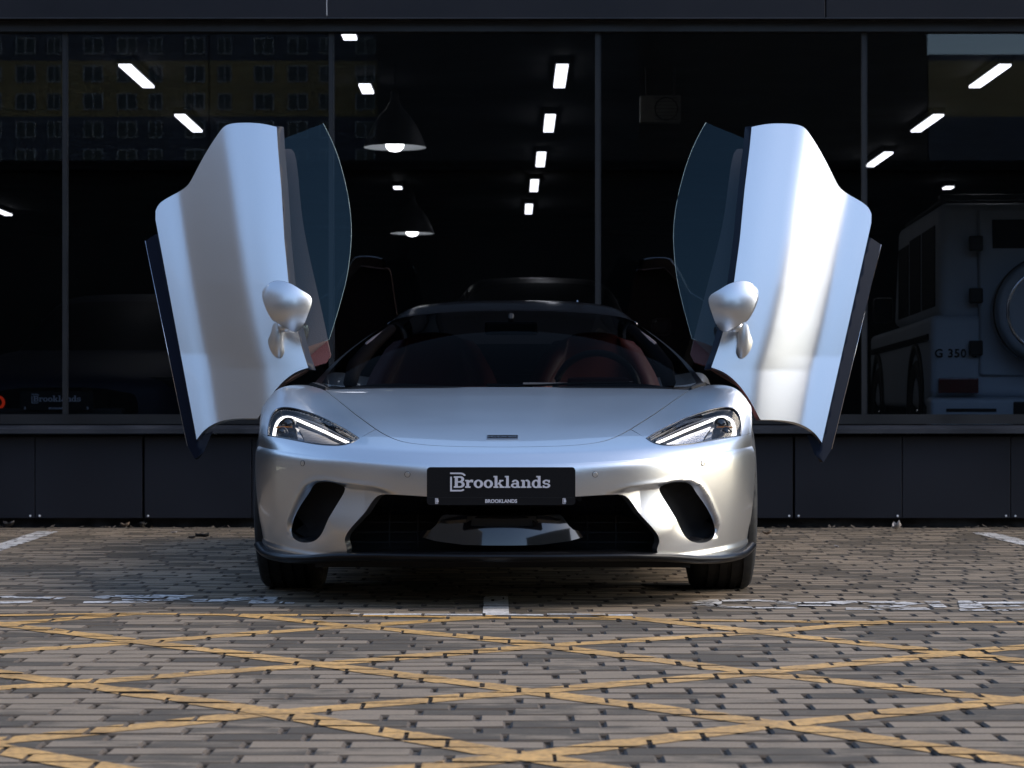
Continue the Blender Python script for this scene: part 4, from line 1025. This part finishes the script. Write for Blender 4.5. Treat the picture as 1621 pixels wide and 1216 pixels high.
# sill trim: dark strip turned outwards beyond the sill edge
def Sv(s, t):
    s = np.asarray(s, float); e = (s - s_sill(t)); return uns(s, t, .50 + .16 * (700 - t) / 505 + .14 * ((700 - t) / 505) ** 2 + .142 + .0012 * e * (e > 0) - .001 * e * (e <= 0))
so = dens([(562, 352), (562, 377), (566.5, 374), (582, 384), (581.5, 392), (507, 712), (496, 731), (482, 722), (478, 700), (462, 678), (478, 684), (494, 697), (562, 352)], 10)[:-1]
so = np.vstack([dens([(561, 372), (567, 374), (582, 384), (510, 708), (498, 729), (484, 718), (470, 684), (491, 694), (561, 372)], 9)[:-1]])
sillg = panel('x', Sv, so, [], 6, 9, 'navy_gloss', None, (0, -1, 0), flange=.03, build=False, eu=.5, ew=.5)
sedge = np.array([Sv(np.array([s]), np.array([t]))[0] for s, t in [(582.3, 384), (546, 546), (510, 708)]])
# belt seal: black strip along the window edge
def Bv(s, t): return uns(s, t, door_y(np.maximum(s, s_belt(t)), t) + .012 + .0035 * np.maximum(0, s_belt(t) - s))
bt = np.array([(582, 1), (540, 1), (450, 1), (350, 1), (260, 1), (203, 1)])
tt = np.linspace(584, 199, 40); seal = np.vstack([np.c_[s_belt(tt) + 3, tt], np.c_[s_belt(tt) - 11, tt][::-1] + [0, 2]])
sealg = panel('x', Bv, seal, [], 5, 9, 'navy_gloss', None, (0, -1, 0), flange=.02, build=False, eu=.5, ew=.5)
# window glass
def Gv(s, t): e = np.maximum(0, s_belt(t) - s); return uns(s, t, .50 + .16 * (700 - t) / 505 + .14 * ((700 - t) / 505) ** 2 + .075 + .0003 * e + 5e-7 * e * e)
gl = np.vstack([curve2([(302, 195), (288, 222), (275, 255), (262, 304), (254.5, 364), (258, 420), (263, 450), (276, 500), (287, 537)], 40), dens([(287, 537), (330, 552), (345, 520)], 8)[1:], np.c_[s_belt(np.linspace(510, 222, 24)) - 4, np.linspace(510, 222, 24)], dens([(371, 222), (302, 195)], 8)[1:-1]])
glassg = panel('x', Gv, gl, [], 8, 10, 'door_glass', None, (0, -1, 0), flange=0, build=False, eu=.5, ew=.5)
edge_line = [tuple(Gv(np.array([s]), np.array([t]))[0]) for s, t in gl[:41]]
# inner door panel, seen through and beside the glass
def Iv(s, t): return uns(s, t, .50 + .16 * (700 - t) / 505 + .14 * ((700 - t) / 505) ** 2 + .15 + .0005 * np.maximum(0, s_belt(t) - s))
ip = np.vstack([curve2([(368, 238), (352, 236), (345, 250), (335, 330), (322, 400), (305, 470), (287, 548), (284, 562)], 30), dens([(284, 562), (318, 584), (430, 650), (470, 600), (520, 420), (500, 300), (430, 230), (368, 238)], 10)[1:-1]])
innerg = panel('x', Iv, ip, [], 8, 10, 'leather_brown', None, (0, -1, 0), flange=.04, build=False, eu=.5, ew=.5)
ptr = dens([(284, 562), (290, 540), (320, 566), (322, 584), (290, 574), (284, 562)], 6)[:-1]
pullg = panel('x', lambda s, t: Iv(s, t) + np.array([0, -.02, 0]), ptr, [], 6, 6, 'leather_red', None, (0, -1, 0), flange=.02, build=False, eu=.5, ew=.5)
# mirror: domed housing, glass behind, stalk with flared foot
C0 = 805.5
def shell(pts, yb, cen, ax, ay, H, step=2.2, back=.035):
    """part of an ellipsoid trimmed by an outline: crisp rim, smooth crown"""
    O = curve2(pts, 80, True); uv, tri = cdt(O, [], step, step)
    q_ = ((uv[:, 0] - cen[0]) / ax) ** 2 + ((uv[:, 1] - cen[1]) / ay) ** 2
    qo = ((O[:, 0] - cen[0]) / ax) ** 2 + ((O[:, 1] - cen[1]) / ay) ** 2
    P = uns(uv[:, 0], uv[:, 1], yb - H * (np.sqrt(np.maximum(.02, 1 - q_)) - math.sqrt(max(.02, 1 - qo.max()))))
    V_ = [tuple(p) for p in P]; fn = np.cross(P[tri[:, 1]] - P[tri[:, 0]], P[tri[:, 2]] - P[tri[:, 0]]); F = [tuple(t[::-1]) if fn[k, 1] > 0 else tuple(t) for k, t in enumerate(tri.tolist())]
    ed = {}
    for t in F:
        for a, b in ((t[0], t[1]), (t[1], t[2]), (t[2], t[0])):
            if (b, a) in ed: del ed[(b, a)]
            else: ed[(a, b)] = 1
    mp = {}; c = P.mean(0)
    def ring(z, fr, dy):
        p = P[z] + (c - P[z]) * fr; p[1] = P[z][1] + dy; V_.append(tuple(p)); return len(V_) - 1
    for a, b in ed:
        for z in (a, b):
            if z not in mp: mp[z] = (ring(z, .0, .0), ring(z, .10, back))
        F.append((mp[b][0], mp[a][0], mp[a][1], mp[b][1]))
    p = c.copy(); p[1] = yb + back; V_.append(tuple(p)); k = len(V_) - 1; F += [(mp[b][1], mp[a][1], k) for a, b in ed]
    return V_, F
mir_px = [(1119.5, 473), (1124, 466.5), (1136, 459), (1150, 450.5), (1163, 446), (1176, 444.8), (1187, 449), (1194, 457), (1196, 467), (1192, 484), (1185, 498), (1177, 508), (1166, 516), (1156, 521), (1146, 525.5), (1139, 523), (1131, 512), (1124, 494)]
mg = shell([(x - C0, y) for x, y in mir_px], .44, (1159 - C0, 484), 62, 62, .13)
mo = curve2([(x - C0, y) for x, y in mir_px], 70, True); mo = mo.mean(0) + (mo - mo.mean(0)) * .985
cap_px = [(1189, 451), (1195, 456), (1198, 464), (1197.5, 473), (1193, 487), (1186, 501), (1179, 509), (1176, 510), (1184, 498), (1190, 483), (1193, 468), (1192, 459)]
capg = shell([(x - C0, y) for x, y in cap_px], .438, (1170 - C0, 478), 60, 60, .12, 1.4)
st_px = [(1166, 514), (1176, 511), (1181, 514), (1184, 526), (1188.5, 538), (1187, 550), (1181, 561), (1172, 567), (1165, 565), (1163, 556), (1166, 540), (1165, 526)]
sg = shell([(x - C0, y) for x, y in st_px], .56, (1174 - C0, 536), 17.5, 48, .05, 1.6, .05)
arm_px = [(1152, 521), (1160, 515), (1172, 512), (1170, 520), (1164, 526), (1158, 524)]
ag = shell([(x - C0, y) for x, y in arm_px], .50, (1163 - C0, 519), 15, 12, .03, 1.5, .05)
hinge = np.array([.86, .52, .70])
for sgn in (1, -1):
    def inst(name, geo, material, parent, smooth=True):
        V_ = np.array(geo[0], float) - hinge; V_[:, 0] *= sgn; F = [f[::-1] for f in geo[1]] if sgn < 0 else geo[1]
        N_ = None
        if len(geo) > 2: N_ = np.array(geo[2], float); N_[:, 0] *= sgn
        return mesh_obj(name, V_, F, material, parent, smooth, N_)
    door = inst('door', skin, 'silver', car); door.location = (hinge[0] * sgn, hinge[1], hinge[2])
    door.rotation_euler = (0, .016 if sgn > 0 else .012, 0)
    tag(door, 'raised silver door bright with sky glare' if sgn > 0 else 'raised silver door reflecting blue sky')
    inst('sill_trim', sillg, 'navy_gloss', door); inst('window_seal', sealg, 'navy_gloss', door); inst('window_glass', glassg, 'door_glass', door)
    inst('door_lining', innerg, 'leather_brown', door); inst('door_pull', pullg, 'leather_red', door)
    e_ = MB().tube(edge_line, .0009, 5); inst('glass_edge', (e_.v, e_.f), mat('glass_edge', (.35, .45, .42), .2), door)
    e_ = MB().tube([tuple(p) for p in sedge], .0022, 5); inst('sill_edge', (e_.v, e_.f), 'chrome', door)
    rm_ = MB().tube([tuple(uns(p[0], p[1], .4415)) for p in np.vstack([mo, mo[:1]])], .0022, 5, False); inst('mirror_rim', (rm_.v, rm_.f), 'black_satin', door); inst('mirror_housing', mg, 'silver', door); inst('mirror_cap', capg, 'silver', door); inst('mirror_stalk', sg, 'silver', door); inst('mirror_arm', ag, 'silver', door)
# ================================================================== VEHICLES INSIDE THE SHOWROOM (dim behind the glass)
M['suv_white'] = mat('pale_suv_paint', (.55, .62, .70), .5, noise=(2, .05))
M['suv_black'] = mat('black_car_paint', (.003, .003, .0035), .35, spec=.3)
M['coupe_blue'] = mat('dark_blue_car_paint', (.004, .007, .02), .55, spec=.2)
M['dark_glass'] = mat('dark_car_glass', (.003, .0035, .004), .5, spec=.1)
M['tail_red'] = mat('dark_red_lens', (.10, .008, .008), .15, coat=1.)
M['tail_glow'] = mat('lit_red_lens', (.3, .02, .01), .2, emit=(1, .06, .02), estr=.09)
def prism(pts, x0, x1):
    """side profile (y,z) extruded across x"""
    n = len(pts); return [(x0, y, z) for y, z in pts] + [(x1, y, z) for y, z in pts], [tuple(range(n))[::-1], tuple(range(n, 2 * n))] + [(i, (i + 1) % n, n + (i + 1) % n, n + i) for i in range(n)]
def bevelled(name, v, f, material, parent, bev=.03, seg=3):
    bm = bmesh.new(); vs_ = [bm.verts.new(p) for p in v]
    for q_ in f: bm.faces.new([vs_[i] for i in q_])
    bmesh.ops.recalc_face_normals(bm, faces=bm.faces[:]); bmesh.ops.bevel(bm, geom=bm.edges[:], offset=bev, segments=seg, affect='EDGES', profile=.5)
    me = bpy.data.meshes.new(name); bm.to_mesh(me); bm.free(); me.materials.append(M[material]); me.polygons.foreach_set('use_smooth', [True] * len(me.polygons))
    o = bpy.data.objects.new(name, me); COL.objects.link(o); o.parent = parent; return o
def simple_wheel(parent, x, y, r, wd, sgn):
    h = wd / 2; ri = r * .66
    ty = smooth_by_angle(MB().lathe([(ri, -h * .9), (r - .04, -h), (r - .008, -h * .85), (r, -h * .6), (r, h * .6), (r - .008, h * .85), (r - .04, h), (ri, h * .9)], 48, 'x', close=True).build('wheel', 'rubber', parent), 40)
    ty.location = (x, y, r)
    MB().lathe([(0, sgn * h * .5), (.06, sgn * h * .55), (.08, sgn * h * .4), (ri * .92, sgn * h * .45), (ri, sgn * h * .8), (ri + .005, 0)], 40, 'x').build('rim', 'rim', ty, True)
    for k in range(5):
        a = 2 * math.pi * k / 5; MB().tube([(sgn * h * .55, .05 * math.cos(a), .05 * math.sin(a)), (sgn * h * .6, ri * .95 * math.cos(a), ri * .95 * math.sin(a))], [.03, .022], 6).build('spoke', 'chrome', ty, True)
# ---- boxy off-roader, tail towards the glass
GX = (1664 - 810.5) * 17.0 / FPX; GY = 17.0 - CAMD
suv = empty('off_roader', (GX, GY, FZ), R(-3.0), 'pale boxy off-roader with spare wheel on its back door, behind the right pane', 'car')
b_, f_ = prism([(0, .52), (0, 1.10), (4.35, 1.10), (4.35, .55), (3.9, .45), (.3, .42)], -.87, .87); bevelled('body', b_, f_, 'suv_white', suv, .05)
b_, f_ = prism([(.03, 1.08), (.10, 1.93), (2.7, 1.95), (3.05, 1.12)], -.80, .80); cb_ = bevelled('cabin', b_, f_, 'suv_white', suv, .07, 4)
MB().box(-.76, .76, .3, 2.6, 1.95, 1.975, .01).build('roof_panel', 'suv_black', suv)
MB().box(-.80, .80, .02, .16, 1.945, 1.985, .012).build('roof_spoiler', 'suv_black', suv)
for sgn in (1, -1):
    for (y0, y1, z0, z1) in ((.28, 1.05, 1.18, 1.78), (1.16, 1.85, 1.18, 1.78), (1.95, 2.65, 1.18, 1.76)):
        MB().box(*sorted((sgn * .792, sgn * .808)), y0, y1, z0, z1, .006).build('side_window', 'dark_glass', suv)
    MB().box(*sorted((sgn * .868, sgn * .885)), .1, 4.2, .92, .97, .006).build('side_moulding', 'suv_black', suv)
    for y in (.85, 3.65):
        simple_wheel(suv, sgn * .76, y, .40, .27, sgn)
        MB().lathe([(.50, -.02), (.43, -.02), (.43, .03), (.50, .03)], 40, 'x', (sgn * .87, y, .42), True).build('wheel_arch', 'suv_black', suv, True)
dr = bevelled('back_door', *prism([(-.045, .66), (-.045, 1.14), (.055, 1.88), (.1, 1.88), (.06, .66)], -.52, .70), 'suv_white', suv, .02)
MB().add([(-.42, .0, 1.20), (.60, .0, 1.20), (.60, .058, 1.80), (-.42, .058, 1.80), (-.42, .04, 1.20), (.60, .04, 1.20), (.60, .09, 1.80), (-.42, .09, 1.80)],
         [(0, 1, 2, 3), (0, 4, 5, 1), (1, 5, 6, 2), (2, 6, 7, 3), (3, 7, 4, 0)]).build('rear_glass', 'dark_glass', suv).location = (0, -.022, 0)
sp_ = MB().lathe([(0, -.30), (.30, -.30), (.345, -.285), (.375, -.25), (.385, -.15), (.385, -.05)], 64, 'y', (-.06, 0, 1.12)).build('spare_wheel_cover', 'suv_white', suv, True)
MB().lathe([(.388, -.26), (.398, -.25), (.398, -.235), (.388, -.225)], 64, 'y', (-.06, 0, 1.12), True).build('cover_band', 'suv_black', sp_, True)
MB().lathe([(.29, -.302), (.30, -.306), (.31, -.300)], 64, 'y', (-.06, 0, 1.12)).build('cover_ring', 'chrome', sp_, True)
for z in (.86, 1.24, 1.62):
    hg = MB().box(-.60, -.50, -.075, -.03, z - .055, z + .055, .012).build('hinge', 'suv_black', suv)
for sgn in (1, -1):
    MB().box(*sorted((sgn * .53, sgn * .82)), -.06, .0, .53, .645, .012).build('tail_lamp', 'tail_red', suv)
    MB().box(*sorted((sgn * .42, sgn * .78)), -.175, -.165, .395, .42, .004).build('bumper_slot', 'black_matte', suv)
bevelled('rear_bumper', *prism([(-.17, .27), (-.17, .49), (.1, .51), (.1, .25)], -.89, .89), 'suv_white', suv, .03)
MB().box(-.30, .30, -.185, -.17, .29, .47, .01).build('bumper_insert', 'suv_black', suv)
V_, F = text_mesh('G 350 d', .085, .002, 1.1); W_ = np.c_[V_[:, 0] - .69, np.full(len(V_), -.012), V_[:, 1] + .82]; mesh_obj('lettering', W_, F, 'suv_black', suv)
MB().box(*(-1.02, -.86), 2.55, 2.68, 1.15, 1.36, .03).build('side_mirror', 'suv_black', suv)
# ---- low dark cars, noses towards the glass
def coupe(name, loc, rz, paint_, label, hgt=1.32, suv_=False, plate=False):
    t = empty(name, loc, rz, label, 'car')
    k = hgt / 1.32
    rows = []
    for (y, wd, zl, zs, zt) in ((0, .55, .28, .50, .56), (.12, .78, .2, .56, .66), (.6, .90, .2, .62, .76), (1.35, .93, .2, .68, .86), (2.2, .93, .2, .70, .88), (3.2, .94, .2, .72, .90), (4.0, .90, .22, .72, .90), (4.4, .75, .3, .66, .80)):
        zs, zt = zs * k, zt * k
        rows.append([(0, y, zt), (wd * .5, y, zt - .005), (wd * .82, y, zt - .03), (wd * .97, y, zs), (wd, y, (zs + zl) / 2), (wd * .96, y, zl)])
    S_ = Surf(rows); grid_obj('body', S_, -1, 1, 0, 1, 49, 61, paint_, t, (0, 0, 1))
    z0 = .86 * k
    gr = [[(0, 1.25, z0 - .03), (.4, 1.3, z0 - .03), (.68, 1.45, z0 - .03), (.8, 1.7, z0 - .04)], [(0, 1.75, hgt - .12), (.36, 1.78, hgt - .13), (.56, 1.85, hgt - .17), (.66, 1.95, hgt - .24)],
          [(0, 2.3, hgt), (.34, 2.3, hgt - .008), (.52, 2.3, hgt - .04), (.62, 2.3, hgt - .13)], [(0, 3.0 + .6 * suv_, hgt - .05), (.34, 3.0 + .6 * suv_, hgt - .06), (.52, 3. + .6 * suv_, hgt - .1), (.63, 3. + .6 * suv_, hgt - .2)],
          [(0, 3.9 + .3 * suv_, z0), (.36, 3.9 + .3 * suv_, z0 - .01), (.55, 3.85 + .3 * suv_, z0 - .02), (.75, 3.7 + .3 * suv_, z0 - .03)]]
    G_ = Surf(gr); grid_obj('windscreen', G_, -.9, .9, 0, .30, 31, 12, 'dark_glass', t, (0, -1, 1))
    grid_obj('roof', G_, -1, 1, .30, 1, 31, 21, paint_, t, (0, 0, 1))
    for sgn in (1, -1):
        grid_obj('pillar', lambda u, v: G_(u * sgn, v), .9, 1, 0, .30, 5, 12, paint_, t, (0, -1, 1))
        E = G_(np.full(9, sgn * 1.), np.linspace(.02, .95, 9)); n = len(E); lo = E.copy(); lo[:, 2] = z0 - .06; lo[:, 0] = sgn * .84
        mesh_obj('side_window', np.vstack([E, lo]), [(i, i + 1, n + i + 1, n + i) for i in range(n - 1)], 'dark_glass', t, True)
        for y in (.85, 3.55): simple_wheel(t, sgn * .83, y, .34, .24, sgn)
        MB().box(*sorted((sgn * .52, sgn * .80)), .10, .22, .56 * k, .64 * k, .03).build('headlamp', 'dark_glass', t)
        m2 = MB().box(*sorted((sgn * .90, sgn * 1.06)), 1.55, 1.66, .88 * k, 1.0 * k, .04).build('side_mirror', paint_, t, True)
        MB().tube([(sgn * .66, 1.98, hgt - .22), (sgn * .60, 2.4, hgt - .10), (sgn * .60, 3.1, hgt - .16)], .012, 6).build('roof_trim', 'rim', t, True)
    MB().box(-.45, .45, -.02, .08, .28, .42, .02).build('grille', 'black_matte', t)
    MB().box(-.6, .6, .02, .3, .2, .28, .02).build('front_lip', 'black_satin', t)
    if plate: make_plate(t, (0, -.05, .47), 0)
    return t
coupe('display_car', ((93 - 810.5) * 16.0 / FPX, 16.0 - CAMD, FZ), R(-4), 'coupe_blue', 'dark blue car with a Brooklands plate, nose behind the left mullion', plate=True)
coupe('display_car', ((905 - 810.5) * 18.2 / FPX, 18.2 - CAMD, FZ), R(6), 'suv_black', 'black tall car standing in the dark behind the sports car roof', 1.58, True)
# lit tail lamp of a car cut by the left edge
t = empty('tail_light', ((-4 - 810.5) * 16.3 / FPX, 16.3 - CAMD, FZ), 0, 'round red lamp glowing at the left edge behind the glass', 'lamp')
MB().tube([(0, 0, 0), (0, 0, .46)], .02, 8).build('stand', 'black_satin', t)
MB().lathe([(.034, -.015), (.042, -.02), (.05, -.015), (.05, .015), (.034, .015)], 28, 'y', (0, 0, .46), True).build('lens_ring', 'tail_glow', t, True)

# ================================================================== LITTER ALONG THE WALL
lit = MB()
for k in range(420):
    x = random.uniform(-4.5, 4.5); y = 4.86 - abs(random.gauss(0, .05)) - .01; s_ = random.uniform(.004, .02) * (1.6 if random.random() < .1 else 1); a = random.uniform(0, 6.28); z = .003
    c_, n_ = math.cos(a) * s_, math.sin(a) * s_; h_ = s_ * random.uniform(.2, .9)
    lit.add([(x - c_, y - n_, z), (x - n_ * .5, y + c_ * .5, z + h_ * .5), (x + c_, y + n_, z + h_), (x + n_ * .5, y - c_ * .5, z + h_ * .3)], [(0, 1, 2, 3)])
tag(lit.build('leaf_litter', mat('leaf_crumbs', (.09, .07, .05), .9, noise=(30, .6))), 'fine crumbs of dead leaves and grit along the foot of the wall', 'litter', kind='stuff')
M['leaf'] = mat('dry_leaf', (.16, .11, .07), .8, noise=(40, .4)); M['leaf_dark'] = mat('rotten_leaf', (.02, .017, .014), .8, noise=(40, .4)); M['paper'] = mat('pale_litter', (.30, .27, .25), .8, noise=(60, .3))
def leaf(px, py, size, material, label, curl=.5, name='dry_leaf', cat='leaf'):
    x, y = gpt(px, py); o_ = empty(name, (x, y, .003), random.uniform(0, 6), label, cat)
    bm = bmesh.new(); n, m_ = 9, 5; vs_ = []
    for i in range(n):
        t_ = i / (n - 1); wd = size * .36 * math.sin(math.pi * min(1, t_ * 1.02)) ** .8 * (1 + .25 * math.sin(i * 2.3))
        vs_.append([bm.verts.new(((t_ - .5) * size, wd * (j / 2 - 1), size * (.12 + curl * (t_ - .45) ** 2 * 1.6 + .22 * abs(j / 2 - 1) ** 2 + random.uniform(-.03, .03)))) for j in range(m_)])
    for i in range(n - 1):
        for j in range(m_ - 1): bm.faces.new((vs_[i][j], vs_[i + 1][j], vs_[i + 1][j + 1], vs_[i][j + 1]))
    me = bpy.data.meshes.new('blade'); bm.to_mesh(me); bm.free(); me.materials.append(M[material]); me.polygons.foreach_set('use_smooth', [True] * len(me.polygons))
    bl_ = bpy.data.objects.new('blade', me); COL.objects.link(bl_); bl_.parent = o_
    md = bl_.modifiers.new('t', 'SOLIDIFY'); md.thickness = .0015
    MB().tube([(-size * .5, 0, size * (.14 + curl * .3)), (-size * .75, size * .05, size * .1)], .0012, 5).build('stalk', material, o_)
leaf(362, 833.5, .09, 'leaf', 'largest brown leaf curled against the wall left of the car', 1.0)
leaf(346, 834.5, .07, 'leaf_dark', 'dark leaf beside the largest brown leaf'); leaf(198, 836, .06, 'leaf', 'brown leaf at the wall below the second panel joint')
leaf(226, 835.5, .07, 'leaf_dark', 'dark flat leaf right of the panel joint'); leaf(14, 836.5, .08, 'leaf_dark', 'dark leaf at the wall near the left edge')
leaf(320, 853.5, .075, 'leaf_dark', 'black rotten leaf lying on the paving left of the car', .2); leaf(304, 854, .04, 'leaf_dark', 'small black scrap beside the black leaf', .2)
leaf(1419, 841, .07, 'paper', 'pale crumpled scrap at the wall right of the car', 1.2, 'paper_scrap', 'litter'); leaf(1214, 848, .05, 'leaf', 'small orange leaf close to the right front wheel')
leaf(1324, 868, .025, 'paper', 'tiny white scrap on the paving right of the car', .4, 'paper_scrap', 'litter'); leaf(276, 846, .03, 'paper', 'tiny white scrap on the paving left of the car', .4, 'paper_scrap', 'litter')
